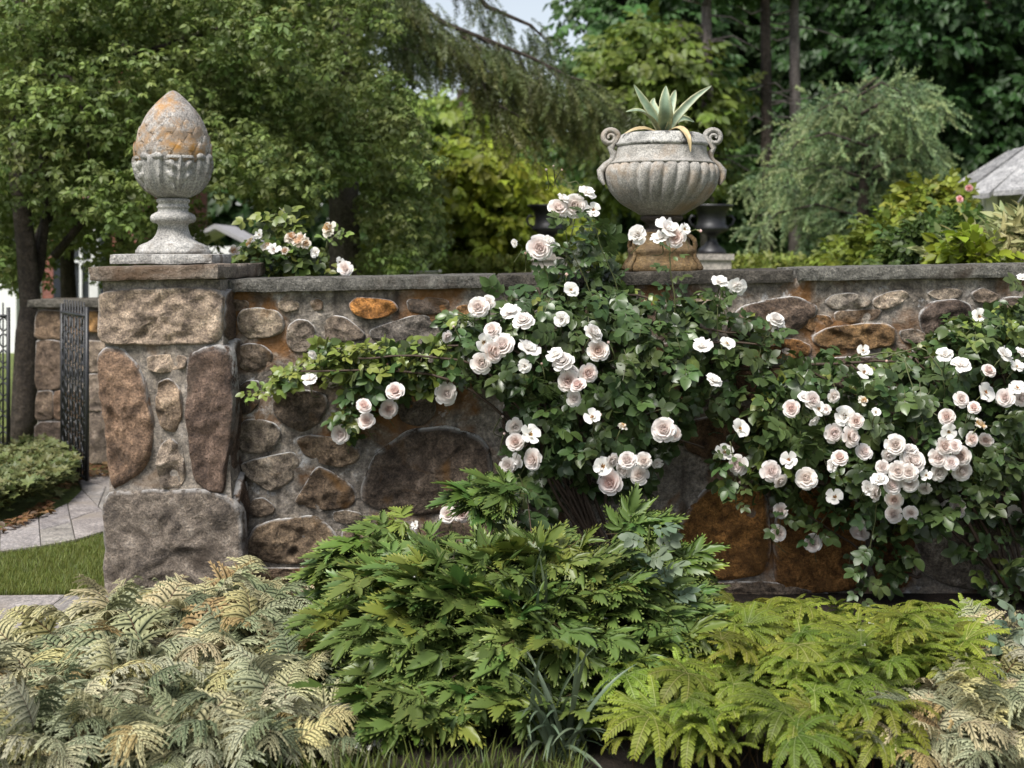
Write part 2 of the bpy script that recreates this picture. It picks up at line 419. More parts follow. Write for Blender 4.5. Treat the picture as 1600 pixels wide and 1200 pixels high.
# ------------------------------------------------------------------ stones
def smooth_outline(poly, n=30, jit=.0):
    p = np.array(poly, float)
    for _ in range(2):
        q = np.roll(p, -1, axis=0); p = np.stack([.84 * p + .16 * q, .16 * p + .84 * q], 1).reshape(-1, 2)
    q = np.vstack([p, p[:1]]); s = np.concatenate([[0], np.cumsum(np.linalg.norm(np.diff(q, axis=0), axis=1))])
    u = np.linspace(0, s[-1], n + 1)[:-1]
    r = np.stack([np.interp(u, s, q[:, 0]), np.interp(u, s, q[:, 1])], 1); c = r.mean(0)
    return c + (r - c) * 1.07
def stone(parent, poly, bulge, base=0.0, n=34, rough=.012, name='stone', mat=None, col=(1, 1, 1), back=.06, edge=1.0, tilt=0.0, flat=False):
    """poly in local (x, z) metres; grows towards -y from y = base"""
    o = smooth_outline(poly, n); c = o.mean(0); sd = random.uniform(0, 90)
    size = np.sqrt(abs(np.sum(o[:, 0] * np.roll(o[:, 1], -1) - np.roll(o[:, 0], -1) * o[:, 1])) / 2)
    if flat: rings = [(1, -back, 1), (1, .55, 1), (.98, .85, .6), (.94, .97, 0), (.87, 1, 0), (.8, 1, 0), (.71, 1, 0), (.62, 1, 0), (.53, 1, 0), (.44, 1, 0), (.34, 1, 0), (.24, 1, 0), (.12, 1, 0)]
    else: rings = [(1.03, -back, 1), (1, .0, 1), (.985, .5, 1), (.96, .78, .25), (.91, .93, 0), (.83, .98, 0), (.71, .97, 0), (.62, 1, 0), (.52, 1, 0), (.42, 1, 0), (.31, 1, 0), (.2, 1.0, 0), (.09, 1.0, 0)]
    fac = [(random.uniform(-.35, .35), random.uniform(-.35, .35), random.uniform(.75, 1.25)) for _ in range(7)]
    V = []; E = []
    for (s, h, e) in rings:
        for i, p in enumerate(o):
            q = c + (p - c) * s
            v = Vector((q[0] * 9 + sd, q[1] * 9, sd)); v2 = Vector((q[0] * 30 + sd, q[1] * 30, sd * 2))
            d1 = noise.noise(v); d2 = noise.noise(v2); r = abs(noise.noise(v * 1.7 + Vector((7, 3, 1))))
            lat = 1 + (.05 * noise.noise(v * 1.2 + Vector((3, 9, 4))) if h >= 0 else 0)
            q = c + (q - c) * lat
            y = base - (h * bulge if h > 0 else h)
            if h > 0:
                fm = min(a_ * (q[0] - c[0]) + b_ * (q[1] - c[1]) + k_ * bulge for a_, b_, k_ in fac)
                y = base - min(h * bulge * 1.15, max(.6 * h * bulge, fm * min(1, h * 1.3)))
                y -= (d1 * rough * 1.3 - r * rough * 1.9 + d2 * rough * .8) * min(1, h * 1.5) + tilt * (q[1] - c[1])
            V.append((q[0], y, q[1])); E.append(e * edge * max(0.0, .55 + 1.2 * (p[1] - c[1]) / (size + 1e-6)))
    k = len(rings); fs = []
    for j in range(k - 1):
        for i in range(n):
            i2 = (i + 1) % n; fs.append((j*n + i, j*n + i2, (j+1)*n + i2, (j+1)*n + i))
    V.append((c[0], np.mean([v[1] for v in V[-n:]]), c[1])); E.append(0); ci = len(V) - 1
    f3 = [((k-1)*n + i, (k-1)*n + (i+1) % n, ci) for i in range(n)]
    me = make_mesh(name, V, [np.array(f3), np.array(fs)], E=E)
    ob = link(name, me, parent, mat); ob.color = (*col, 1); return ob
def rect(x0, y0, x1, y1, j=4):
    r = lambda: random.uniform(-j, j)
    xm, ym = (x0 + x1) / 2, (y0 + y1) / 2
    return [(x0 + r(), y0 + r()), (xm, y0 + r()), (x1 + r(), y0 + r()), (x1 + r(), ym), (x1 + r(), y1 + r()), (xm, y1 + r()), (x0 + r(), y1 + r()), (x0 + r(), ym)]
def rough_box(parent, name, x0, x1, y0, y1, z0, z1, mat, cuts=(24, 5, 4), amp=.008, slope=0.0, col=None, fr=7.0, shear=0.0):
    """a hewn block with all six faces finely divided and worn"""
    nx, ny, nz = cuts; V = []; fs = []; idx = {}
    def vid(i, j, k):
        if (i, j, k) not in idx:
            x = x0 + (x1 - x0) * i / nx; y = y0 + (y1 - y0) * j / ny; z = z0 + (z1 - z0) * k / nz
            z += slope * (x - x0); x += shear * (z - z0)
            v = Vector((x * fr, y * fr, z * fr * 1.6)); q = noise.noise_vector(v) + noise.noise_vector(v * 3.1) * .45
            ed = (i in (0, nx)) + (j in (0, ny)) + (k in (0, nz))
            cx, cy, cz = (x0 + x1) / 2, (y0 + y1) / 2, (z0 + z1) / 2
            sg = lambda a: (a > 0) - (a < 0)
            r = .003 if ed >= 2 else 0
            idx[i, j, k] = len(V)
            V.append((x + q.x * amp - sg(i - nx / 2) * r, y + q.y * amp - sg(j - ny / 2) * r, z + q.z * amp * .7 - sg(k - nz / 2) * r))
        return idx[i, j, k]
    for i in range(nx):
        for j in range(ny):
            fs.append((vid(i, j, nz), vid(i+1, j, nz), vid(i+1, j+1, nz), vid(i, j+1, nz)))
            fs.append((vid(i, j, 0), vid(i, j+1, 0), vid(i+1, j+1, 0), vid(i+1, j, 0)))
    for i in range(nx):
        for k in range(nz):
            fs.append((vid(i, 0, k), vid(i+1, 0, k), vid(i+1, 0, k+1), vid(i, 0, k+1)))
            fs.append((vid(i, ny, k), vid(i, ny, k+1), vid(i+1, ny, k+1), vid(i+1, ny, k)))
    for j in range(ny):
        for k in range(nz):
            fs.append((vid(0, j, k), vid(0, j, k+1), vid(0, j+1, k+1), vid(0, j+1, k)))
            fs.append((vid(nx, j, k), vid(nx, j+1, k), vid(nx, j+1, k+1), vid(nx, j, k+1)))
    o = part(name, V, [np.array(fs)], mat, parent, world=False, smooth=False)
    if col: o.color = (*col, 1)
    return o

# ------------------------------------------------------------------ the wall
WY = 6.3; ws = WY / F
wall = thing('garden_wall', (0, WY, 0), 'long rubble stone garden wall with grey slab coping under climbing roses', 'wall')
def wl(poly, ox=0, oy=0, sc=1.0):
    return [(((x / sc + ox) - 800) * ws, CAMZ - ((y / sc + oy) - 400) * ws) for x, y in poly]
slope = 22 / 1255.0
zt = CAMZ - (459 - 400) * ws            # underside of the coping at x = 345
xL, xR = (352 - 800) * ws, 3.6
nx, nz = 150, 48; V = []
for k in range(nz + 1):
    for i in range(nx + 1):
        x = xL + (xR - xL) * i / nx; z = (zt + .02 + slope * (x - xL)) * k / nz + .004
        v = Vector((x * 4, z * 4, 2)); d = noise.noise(v) * .014 + noise.noise(v * 3.3) * .007 + noise.noise(v * 9) * .003
        V.append((x, d, z))
fs = [(k*(nx+1)+i, k*(nx+1)+i+1, (k+1)*(nx+1)+i+1, (k+1)*(nx+1)+i) for k in range(nz) for i in range(nx)]
n0 = len(V); ztR = zt + slope * (xR - xL) + .004
V += [(xL, .05, .004), (xR, .05, .004), (xR, .05, ztR), (xL, .05, zt + .004), (xL, .42, .004), (xR, .42, .004), (xR, .42, ztR), (xL, .42, zt + .004)]
fs += [tuple(n0 + q for q in f) for f in ((5, 4, 7, 6), (1, 5, 6, 2), (4, 0, 3, 7), (3, 2, 6, 7), (0, 4, 5, 1))]
part('mortar', V, [np.array(fs)], M['mortar'], wall, world=False)
# coping slabs
xs = [(346 - 800) * ws, (774 - 800) * ws, (1243 - 800) * ws, (1730 - 800) * ws, 3.7]
for i in range(4):
    a, b_ = xs[i] + (.003 if i else 0), xs[i + 1] - (.012 if i == 1 else .003)
    z0 = zt + .004 + slope * (a - xs[0]) + (.006 if i == 2 else 0.0)
    g = (1.05, .62, 1.2, 1.1)[i]
    rough_box(wall, 'coping_slab', a, b_, -.045 + .012 * (i % 2), .50, z0, z0 + 21.5 * ws, M['coping'], cuts=(int((b_ - a) / .022), 8, 4), amp=.0055, slope=slope,
              col=(g, g * (.99, .93, 1, 1)[i], g * (.98, .86, .98, 1)[i]))
BR, DK, GR, OC, LT, BL = (.62, .47, .36), (.30, .23, .19), (.62, .57, .52), (.95, .48, .16), (1.25, 1.18, 1.08), (.55, .55, .57)
A = dict(ox=340, oy=420, sc=2.5); B = dict(ox=1100, oy=400, sc=2.308)
WS = [
 (A, [(80,190),(100,160),(160,155),(230,165),(255,200),(250,245),(200,265),(120,270),(85,235)], (.95,.82,.66), .045),
 (A, [(275,225),(310,200),(350,205),(380,230),(378,290),(350,325),(300,325),(272,290)], (.6,.52,.46), .04),
 (A, [(418,200),(450,182),(500,190),(545,225),(575,255),(560,275),(480,285),(415,275)], (.62,.52,.45), .035),
 (A, [(515,140),(540,112),(620,115),(680,125),(705,158),(660,185),(590,195),(535,175)], OC, .06),
 (A, [(600,240),(680,210),(760,185),(800,178),(850,200),(890,235),(870,280),(790,300),(680,290),(610,270)], (.46,.45,.46), .05),
 (A, [(70,310),(120,292),(180,300),(215,330),(205,375),(170,385),(130,405),(85,380)], (.62,.5,.4), .045),
 (A, [(85,460),(120,435),(165,440),(165,520),(130,560),(85,565),(70,520)], (.4,.32,.27), .035),
 (A, [(222,530),(250,480),(330,475),(420,490),(430,540),(395,600),(330,635),(270,610),(222,565)], (.42,.34,.28), .055),
 (A, [(400,400),(440,380),(490,390),(500,430),(460,468),(410,460)], (.7,.72,.68), .03),
 (A, [(82,630),(110,590),(160,585),(220,605),(245,640),(225,690),(170,720),(105,712),(85,680)], (.7,.62,.54), .055),
 (A, [(312,665),(360,650),(430,658),(500,670),(555,715),(540,755),(480,772),(400,755),(340,725)], (.8,.6,.42), .06),
 (A, [(95,765),(150,745),(230,728),(290,715),(320,750),(300,810),(250,850),(200,865),(140,820),(105,790)], (.9,.8,.7), .055),
 (A, [(305,905),(340,850),(390,772),(440,790),(520,850),(535,900),(500,935),(400,938),(330,925)], (.5,.36,.24), .045),
 (A, [(68,850),(85,822),(112,830),(117,865),(100,892),(78,885)], (1.5,1.45,1.38), .03),
 (A, [(118,935),(140,900),(180,893),(225,930),(215,955),(160,970),(125,955)], (.55,.44,.35), .035),
 (A, [(122,1070),(150,1010),(230,985),(370,965),(430,1010),(480,1070),(450,1120),(300,1150),(180,1140),(130,1110)], (.62,.46,.3), .06),
 (A, [(575,900),(580,820),(640,720),(740,640),(880,620),(1000,650),(1060,720),(1060,850),(980,930),(800,955),(640,930)], (.36,.28,.23), .07),
 (A, [(450,950),(500,942),(560,955),(565,985),(500,995),(455,985)], (.6,.5,.4), .03),
 (A, [(238,128),(280,118),(320,130),(318,158),(270,168),(240,155)], (1.0,.85,.7), .03),
 (A, [(360,125),(390,115),(415,128),(410,160),(375,165)], (.85,.85,.88), .02),
 (A, [(35,125),(90,118),(120,130),(115,160),(60,165)], (.55,.42,.3), .02),
 (A, [(525,420),(570,385),(640,390),(665,450),(640,510),(560,520),(520,480)], (.55,.45,.4), .045),
 (A, [(700,500),(760,470),(840,480),(850,560),(800,610),(720,600)], (.4,.35,.31), .045),
 (A, [(930,150),(960,138),(1000,150),(995,200),(940,205)], (.8,.5,.25), .03),
 (A, [(740,120),(820,110),(900,120),(905,160),(830,180),(750,165)], (.28,.22,.19), .03),
 (A, [(15,1150),(120,1165),(260,1170),(400,1165),(420,1195),(300,1215),(100,1215),(10,1200)], (.6,.42,.28), .05),
 (A, [(490,1020),(600,1000),(760,1010),(800,1080),(740,1150),(560,1150),(500,1100)], (.5,.38,.28), .05),
 (A, [(1000,320),(1100,300),(1180,330),(1190,440),(1100,480),(1010,430)], (.35,.28,.23), .05),
 (A, [(1120,520),(1220,500),(1300,560),(1290,680),(1180,700),(1110,620)], (.35,.27,.22), .05),
 (A, [(870,980),(1000,960),(1160,980),(1200,1080),(1100,1150),(920,1150),(860,1080)], (.4,.3,.22), .05),
 (B, [(85,260),(130,190),(230,160),(330,145),(400,180),(395,215),(330,275),(220,290),(110,290)], (.40,.29,.235), .06),
 (B, [(437,165),(460,140),(530,133),(600,155),(590,180),(510,192),(460,188)], (1.05,1.02,1.0), .045),
 (B, [(610,155),(660,130),(715,122),(742,145),(690,180),(640,192),(612,180)], (1.25,1.1,.95), .05),
 (B, [(395,290),(440,260),(560,245),(650,243),(690,270),(680,320),(600,335),(460,335),(405,315)], (.55,.37,.2), .065),
 (B, [(775,210),(820,165),(900,155),(955,175),(965,230),(940,270),(860,295),(790,270)], (.32,.24,.22), .06),
 (B, [(800,135),(850,112),(930,120),(925,148),(850,160)], (.95,.85,.75), .03),
 (B, [(962,135),(1000,112),(1060,140),(1050,170),(980,165)], (.75,.62,.52), .035),
 (B, [(1030,185),(1090,150),(1180,150),(1210,220),(1150,265),(1050,255)], (.33,.26,.23), .055),
 (B, [(130,320),(220,300),(330,298),(380,325),(370,365),(240,375),(140,365)], (.75,.42,.17), .045),
 (B, [(345,250),(390,210),(450,215),(465,245),(420,262),(400,275)], (.7,.45,.25), .03),
 (B, [(475,200),(560,195),(640,190),(620,230),(540,240),(480,238)], (.55,.4,.28), .03),
 (B, [(700,270),(760,262),(800,280),(790,312),(720,315)], (.6,.52,.45), .03),
 (B, [(-60,150),(0,132),(60,150),(50,188),(-20,200)], (1.0,.85,.72), .045),
 (B, [(-280,210),(-200,185),(-100,175),(-20,205),(-60,260),(-180,270),(-260,255)], (.42,.3,.24), .05),
 (B, [(-220,330),(-100,310),(20,320),(40,400),(-60,440),(-200,420)], (.4,.3,.24), .05),
 (B, [(60,400),(200,390),(330,400),(340,480),(200,520),(70,490)], (.42,.27,.18), .05),
 (B, [(380,380),(520,365),(680,370),(700,450),(560,500),(400,480)], (.4,.3,.25), .05),
 (B, [(740,340),(900,320),(1060,330),(1080,440),(920,490),(760,450)], (.36,.28,.24), .05),
 (B, [(1100,300),(1250,290),(1300,400),(1200,470),(1110,430)], (.36,.28,.24), .05),
 (B, [(-60,600),(60,570),(200,590),(210,720),(60,740),(-70,700)], (.4,.27,.18), .05),
 (B, [(240,560),(420,540),(560,570),(570,720),(400,760),(250,720)], (.36,.28,.22), .05),
 (B, [(620,540),(800,530),(950,570),(960,720),(800,770),(630,720)], (.36,.28,.24), .05),
 (B, [(1000,540),(1150,520),(1290,560),(1290,730),(1120,760),(1010,710)], (.36,.28,.24), .05),
 (B, [(-130,1070),(-60,930),(20,820),(210,850),(235,1030),(215,1140),(40,1160),(-90,1130)], (.80,.44,.15), .06),
 (B, [(262,1160),(262,930),(370,830),(560,880),(580,1070),(540,1190),(380,1205),(290,1190)], (.70,.38,.14), .06),
 (B, [(610,1120),(620,900),(740,860),(760,1000),(740,1180),(640,1190)], (.5,.28,.12), .05),
 (B, [(790,1150),(780,960),(900,880),(1100,870),(1230,940),(1230,1150),(1000,1200)], (.72,.66,.6), .09),
 (B, [(-140,1200),(0,1178),(240,1175),(440,1215),(430,1235),(-130,1235)], (.55,.45,.38), .05),
]
for cfg, poly, col, bl in WS:      # GREYED
    _g = sum(col) / 3; _k = .35 if col[0] < 2.2 * col[2] else 0.0; col = tuple(1.15 * (_k * _g + (1 - _k) * q) for q in col)
    big = (max(p[0] for p in poly) - min(p[0] for p in poly)) / cfg['sc'] > 90
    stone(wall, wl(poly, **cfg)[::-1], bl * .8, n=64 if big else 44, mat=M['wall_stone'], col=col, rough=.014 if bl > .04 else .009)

# ------------------------------------------------------------------ the pillar
PY = 6.14; ps = PY / F; pxc = 262
pillar = thing('stone_pillar', P(pxc, 400, PY).xy[:] + (0,), 'square rubble stone gate pillar with thick cap slab carrying the pine cone finial', 'pillar')
pillar.rotation_euler = (0, 0, math.radians(-5.0))
pl = lambda poly: [((x - pxc) * ps, CAMZ - (y - 400) * ps) for x, y in poly][::-1]
# leaning mortar core
nxp, nzp = 30, 60; V = []; fs = []
ztop = CAMZ - (437 - 400) * ps
def pedge(f):           # left and right edge, f = 0 at ground, 1 at top
    return ((172 - 17 * f - pxc) * ps, (372 - 29 * f - pxc) * ps)
for k in range(nzp + 1):
    f = k / nzp; a, b_ = pedge(f)
    for i in range(nxp + 1):
        x = a + (b_ - a) * i / nxp; z = ztop * f
        v = Vector((x * 6, z * 6, 5)); V.append((x, .02 + noise.noise(v) * .010 + noise.noise(v * 3) * .006, z))
fs += [(k*(nxp+1)+i, k*(nxp+1)+i+1, (k+1)*(nxp+1)+i+1, (k+1)*(nxp+1)+i) for k in range(nzp) for i in range(nxp)]
n0 = len(V); nys = 20
for k in range(nzp + 1):
    f = k / nzp; b_ = pedge(f)[1]
    for j in range(nys + 1):
        z = ztop * f; v = Vector((j * .2, z * 6, 9)); V.append((b_ + noise.noise(v) * .012 + noise.noise(v * 3) * .006 if j else V[k*(nxp+1)+nxp][0], .02 + .62 * j / nys if j else V[k*(nxp+1)+nxp][1], z))
fs += [(n0+k*(nys+1)+j, n0+k*(nys+1)+j+1, n0+(k+1)*(nys+1)+j+1, n0+(k+1)*(nys+1)+j) for k in range(nzp) for j in range(nys)]
n1 = len(V); a0, b0 = pedge(0); a1, b1 = pedge(1)
V += [(a0, .03, 0), (a1, .03, ztop), (a0, .64, 0), (a1, .64, ztop), (b0, .64, 0), (b1, .64, ztop), (b1, .03, ztop)]
fs += [(n1, n1+1, n1+3, n1+2), (n1+2, n1+3, n1+5, n1+4), (n1+1, n1+6, n1+5, n1+3)]
part('mortar', V, [np.array(fs)], M['pillar_mortar'], pillar, world=False)
PS = [
 ([(156,457),(250,453),(342,452),(344,495),(341,534),(250,537),(157,536),(154,495)], (1.2,1.06,.93), .05, True),
 ([(150,562),(165,547),(190,550),(212,575),(225,610),(235,660),(232,705),(215,733),(190,755),(172,762),(165,720),(158,650),(150,600)], (.78,.58,.45), .055, False),
 ([(228,557),(270,553),(290,558),(288,575),(255,583),(230,578)], (1.35,1.2,1.05), .035, False),
 ([(245,600),(262,592),(280,610),(283,650),(275,675),(255,672),(243,650)], (1.05,.88,.72), .04, False),
 ([(246,700),(265,685),(282,700),(287,745),(275,765),(252,762),(245,735)], (.92,.84,.76), .04, False),
 ([(293,562),(320,548),(345,547),(360,556),(366,640),(358,700),(350,766),(325,757),(300,742),(295,650)], (.45,.35,.31), .055, False),
 ([(166,776),(250,770),(340,772),(371,795),(375,860),(376,940),(270,944),(168,940),(165,850)], (.54,.51,.485), .06, True),
]
for poly, col, bl, fl in PS:
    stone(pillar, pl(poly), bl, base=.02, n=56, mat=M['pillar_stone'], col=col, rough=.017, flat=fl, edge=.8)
# stones of the side that looks towards the wall
for zz, hh in ((.10, .42), (.56, .55), (1.14, .2)):
    o = stone(pillar, [(.05, zz), (.40, zz - .01), (.41, zz + hh * .5), (.39, zz + hh), (.06, zz + hh + .01), (.04, zz + hh * .5)], .03, n=30, mat=M['pillar_stone'], col=(.42, .33, .28), rough=.012)
    o.rotation_euler = (0, 0, math.radians(90)); b_ = pedge((zz + hh / 2) / ztop)[1]; o.location = (b_ + .004, .0, 0)
zc = CAMZ - (440 - 400) * ps
cp = rough_box(pillar, 'cap_slab', (140 - pxc) * ps, (343 - pxc) * ps + .012, -.045, .76, zc, zc + 23 * ps, M['cap'], cuts=(32, 36, 5), amp=.010, slope=.022, fr=6)

# ------------------------------------------------------------------ pine cone finial
FY = 6.47; fsx = FY / F / 3.75
fin = thing('stone_finial', P(270.5, 412, FY), 'weathered stone pine cone finial with orange lichen on the pillar cap', 'finial')
zf = lambda y: (1103 - y) * fsx
cup = [(40, 724), (92, 720), (120, 705), (165, 680), (200, 640), (222, 600), (232, 560), (238, 520), (236, 495), (226, 482), (150, 478)]
cone = [(205, 530), (228, 505), (233, 480), (233, 450), (230, 420), (220, 385), (212, 350), (204, 325), (195, 300), (184, 275), (171, 250), (157, 228), (140, 205), (121, 183), (102, 163), (80, 142), (58, 122), (36, 104), (16, 92), (3, 88)]
stem = [(150, 1048), (214, 1046), (217, 1036), (214, 1022), (207, 1019), (206, 1012), (196, 998), (176, 988), (146, 976), (116, 956), (98, 930), (88, 900), (85, 880), (92, 868), (118, 862), (129, 850), (131, 832), (124, 818), (104, 806), (88, 798), (86, 782), (94, 776), (95, 768), (86, 762), (86, 748), (96, 742), (97, 730), (88, 722), (60, 720)]
def wob(amp, fr): return lambda r, z, a: r * (1 + amp * noise.noise(Vector((math.cos(a) * fr, math.sin(a) * fr, z * 14))))
mb = MB(); mb.lathe([(r * fsx, zf(y)) for r, y in stem], seg=56, fn=wob(.012, 2)); mb.build('stem', M['finial'], fin, world=False)
mb = MB(); mb.lathe([(r * fsx * .86, zf(y)) for r, y in cup], seg=64, fn=wob(.02, 3)); cupo = mb.build('cup', M['finial'], fin, world=False)
mb = MB(); mb.lathe([(r * fsx * .94, zf(y)) for r, y in cone], seg=64, fn=wob(.018, 4)); coneo = mb.build('cone', M['finial_cone'], fin, world=False)
pn = rough_box(fin, 'plinth', -292 * fsx, 292 * fsx, -292 * fsx, 292 * fsx, 0, zf(1047), M['finial'], cuts=(20, 20, 3), amp=.006, fr=9)
def prof_r(tab, y):
    ys = [t_[1] for t_ in tab]; rs = [t_[0] for t_ in tab]
    o = np.argsort(ys); return float(np.interp(y, np.array(ys)[o], np.array(rs)[o]))
# pointed scales in overlapping rows on the cone
rows = [(505, 112, 11), (452, 105, 11), (400, 98, 11), (345, 92, 11), (290, 82, 10), (238, 70, 9)]
for ri, (yb, hh, cnt) in enumerate(rows):
    wear = max(.12, 1 - ri * .19)
    for s_ in range(cnt):
        a0 = 2 * math.pi * (s_ + .5 * (ri % 2)) / cnt; hw = math.pi / cnt * .97
        V = []; nu, nv = 6, 7
        for j in range(nv + 1):
            tt = j / nv; y = yb - hh * tt
            wd = hw * (1.0 if tt < .3 else max(.02, 1 - ((tt - .3) / .7) ** 1.4))
            for i in range(nu + 1):
                u = i / nu * 2 - 1
                lift = (3 + 12 * tt * (1 - .25 * u * u)) * wear * (1 - .35 * abs(u)) - (3.5 if i in (0, nu) or j == nv else 0) * .8
                r = (prof_r(cone, y) * .94 + lift) * fsx; a = a0 + u * wd
                V.append((r * math.cos(a), r * math.sin(a), zf(y)))
        # drop the rim into the cone so that each scale is a closed-looking shell
        m0 = len(V); rim = [j * (nu + 1) for j in range(nv + 1)] + [nv * (nu + 1) + i for i in range(1, nu + 1)] + [j * (nu + 1) + nu for j in range(nv - 1, -1, -1)]
        fs = [(j*(nu+1)+i, j*(nu+1)+i+1, (j+1)*(nu+1)+i+1, (j+1)*(nu+1)+i) for j in range(nv) for i in range(nu)]
        for q in rim: V.append(tuple(np.array(V[q]) * np.array([.93, .93, 1])))
        for q in range(len(rim) - 1): fs.append((rim[q], m0 + q, m0 + q + 1, rim[q + 1]))
        part('scale', V, [np.array(fs)], M['finial_cone'], coneo, world=False)
# acanthus leaves round the cup
for li in range(8):
    a0 = -math.pi / 2 + .42 + li * math.pi / 4; plainl = li % 2
    V = []; nu, nv = 14, 16; hw = .30 if plainl else .44
    for j in range(nv + 1):
        tt = j / nv
        if tt <= .8: y = 715 - 228 * (tt / .8); ro = 0; zo = 0
        else:
            q = (tt - .8) / .2 * math.pi * 1.25; y = 487; ro = 8 - 8 * math.cos(q) ; zo = 12 * math.sin(q)
        wd = hw * (.55 + .45 * min(1, tt / .5)) * (1 + .07 * math.sin(tt * 20) * (not plainl))
        for i in range(nu + 1):
            u = i / nu * 2 - 1
            rib = (18 * math.cos(u * math.pi * 2) * (1 - abs(u)) + 16) if plainl else 22 * math.cos(u * math.pi * 4.0) * (1 - abs(u))
            if not plainl: rib += 34 * math.sin(tt * 26 - 5 * abs(u)) * abs(u) * (1 - abs(u)) * 1.6
            lift = -14 + 10 * tt * (1 - u * u) + rib * (tt < .84) - (16 if i in (0, nu) else 0)
            r = (prof_r(cup, y) * .94 + lift + ro) * fsx; a = a0 + u * wd
            V.append((r * math.cos(a), r * math.sin(a), zf(y) + zo * fsx))
    fs = [(j*(nu+1)+i, j*(nu+1)+i+1, (j+1)*(nu+1)+i+1, (j+1)*(nu+1)+i) for j in range(nv) for i in range(nu)]
    part('acanthus_leaf', V, [np.array(fs)], M['finial'], cupo, world=False)
    if plainl:      # rolled lip
        mb = MB(); y = 488; r = (prof_r(cup, y) * .94 + 3) * fsx; pts = []
        for i in range(9):
            a = a0 + (i / 8 * 2 - 1) * .33; pts.append((r * math.cos(a), r * math.sin(a), zf(y) + .004 * math.sin(i * 1.3)))
        mb.tube(pts, [.010, .017, .016, .013, .012, .013, .016, .017, .010], sides=10); mb.build('curled_lip', M['finial'], cupo, world=False)

# ------------------------------------------------------------------ big urn on its pedestal
UY = 6.5; us = UY / F / 3.3333
urn = thing('stone_urn', P(1034, 424, UY), 'large grey fluted stone urn with scroll handles on an ochre moulded pedestal', 'urn')
zu = lambda y: (1013 - y) * us + (424 - 400) * 0
bowl = [(60, 728), (112, 722), (135, 706), (180, 680), (212, 660), (236, 638), (268, 600), (288, 562), (299, 520), (300, 492), (292, 472), (277, 458)]
neck = [(270, 459), (277, 452), (266, 446), (258, 440), (247, 425), (239, 405), (234, 385), (232, 368), (222, 362)]
rim = [(222, 368), (236, 362), (243, 352), (232, 342), (222, 322), (210, 303), (198, 297), (186, 300), (180, 320), (178, 420), (10, 425)]
NG = 26
def flute(r, z, a):
    f = min(1, max(0, (r / us - 120) / 110)); y = 1013 - z / us
    return r * (1 - .045 * f * (1 - abs(math.sin(.5 * NG * (a + (y - 600) * .0006)))) ** 1.6 * 1.6)
def dens(tab, n):
    t_ = np.array(tab, float); s_ = np.concatenate([[0], np.cumsum(np.linalg.norm(np.diff(t_, axis=0), axis=1))]); u = np.linspace(0, s_[-1], n)
    return list(zip(np.interp(u, s_, t_[:, 0]), np.interp(u, s_, t_[:, 1])))
mb = MB(); mb.lathe([(r * us, zu(y)) for r, y in dens(bowl, 26)], seg=312, fn=flute); mb.build('bowl', M['urn'], urn, world=False)
mb = MB(); mb.lathe([(r * us, zu(y)) for r, y in neck], seg=80, fn=wob(.008, 3)); mb.build('neck', M['urn'], urn, world=False)
mb = MB(); mb.lathe([(r * us, zu(y)) for r, y in rim], seg=80, fn=wob(.012, 4)); rimo = mb.build('rim', M['urn_rim'], urn, world=False)
mb = MB(); mb.lathe([(8 * us, zu(330)), (178 * us, zu(330)), (178 * us, zu(336)), (8 * us, zu(336))], seg=40); mb.build('potting_soil', M['soil'], rimo, world=False)
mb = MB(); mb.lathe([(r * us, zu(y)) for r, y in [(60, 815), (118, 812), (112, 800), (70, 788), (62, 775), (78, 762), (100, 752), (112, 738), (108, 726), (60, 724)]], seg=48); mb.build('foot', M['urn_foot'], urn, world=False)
for sgn in (-1, 1):       # scroll handles
    cx, cy = 270, 318; pts = []; rad = []
    for k in range(34):
        th = math.radians(-30 + k * 17); rr = 8 + 36 * k / 33
        pts.append((cx + rr * math.cos(th) * 1, cy - rr * math.sin(th)))
        rad.append(12 + 8 * k / 33)
    pts = pts + [(268, 372), (252, 395), (250, 420), (262, 440), (292, 462), (318, 492), (316, 525), (300, 562)]
    rad = rad + [20, 22, 22, 20, 22, 24, 20, 8]
    V = []; fs = []; nseg = 10
    pp = np.array(pts, float)
    for i in range(len(pp)):
        tdir = pp[min(i+1, len(pp)-1)] - pp[max(i-1, 0)]; tdir /= np.linalg.norm(tdir) + 1e-9; nd = np.array([-tdir[1], tdir[0]])
        wdt = 38 if i < 34 else 40
        for k in range(nseg):
            q = 2 * math.pi * k / nseg; o2 = pp[i] + nd * rad[i] * .9 * math.cos(q)
            V.append((sgn * o2[0] * us, wdt * us * math.sin(q), zu(o2[1])))
    fs = [(i*nseg+k, i*nseg+(k+1) % nseg, (i+1)*nseg+(k+1) % nseg, (i+1)*nseg+k) for i in range(len(pp)-1) for k in range(nseg)]
    part('scroll_handle', V, [np.array(fs)], M['urn'], urn, world=False)
# pedestal: square mouldings
def square_lathe(tab, name, mat, parent, sc, zfun, rad=.06):
    prof = tab; V = []; seg = 32
    for (h, y) in prof:
        for k in range(seg):
            a = 2 * math.pi * k / seg; c_, s_ = math.cos(a), math.sin(a); p = 7.0
            rr = h * sc / ((abs(c_) ** p + abs(s_) ** p) ** (1 / p)); V.append((rr * c_, rr * s_, zfun(y)))
    fs = [(i*seg+k, i*seg+(k+1) % seg, (i+1)*seg+(k+1) % seg, (i+1)*seg+k) for i in range(len(prof)-1) for k in range(seg)]
    mb = MB(); mb.add(V, fs + [tuple((len(prof)-1)*seg+k for k in range(seg)), tuple(range(seg))[::-1]]); return mb.build(name, mat, parent, world=False)
ped = square_lathe([(182, 1013), (186, 1006), (186, 985), (180, 972), (168, 962), (162, 945), (162, 925), (170, 912), (170, 896), (158, 886), (140, 876), (126, 858), (118, 835), (120, 818), (122, 810), (40, 809)], 'pedestal', M['pedestal'], urn, us, zu)
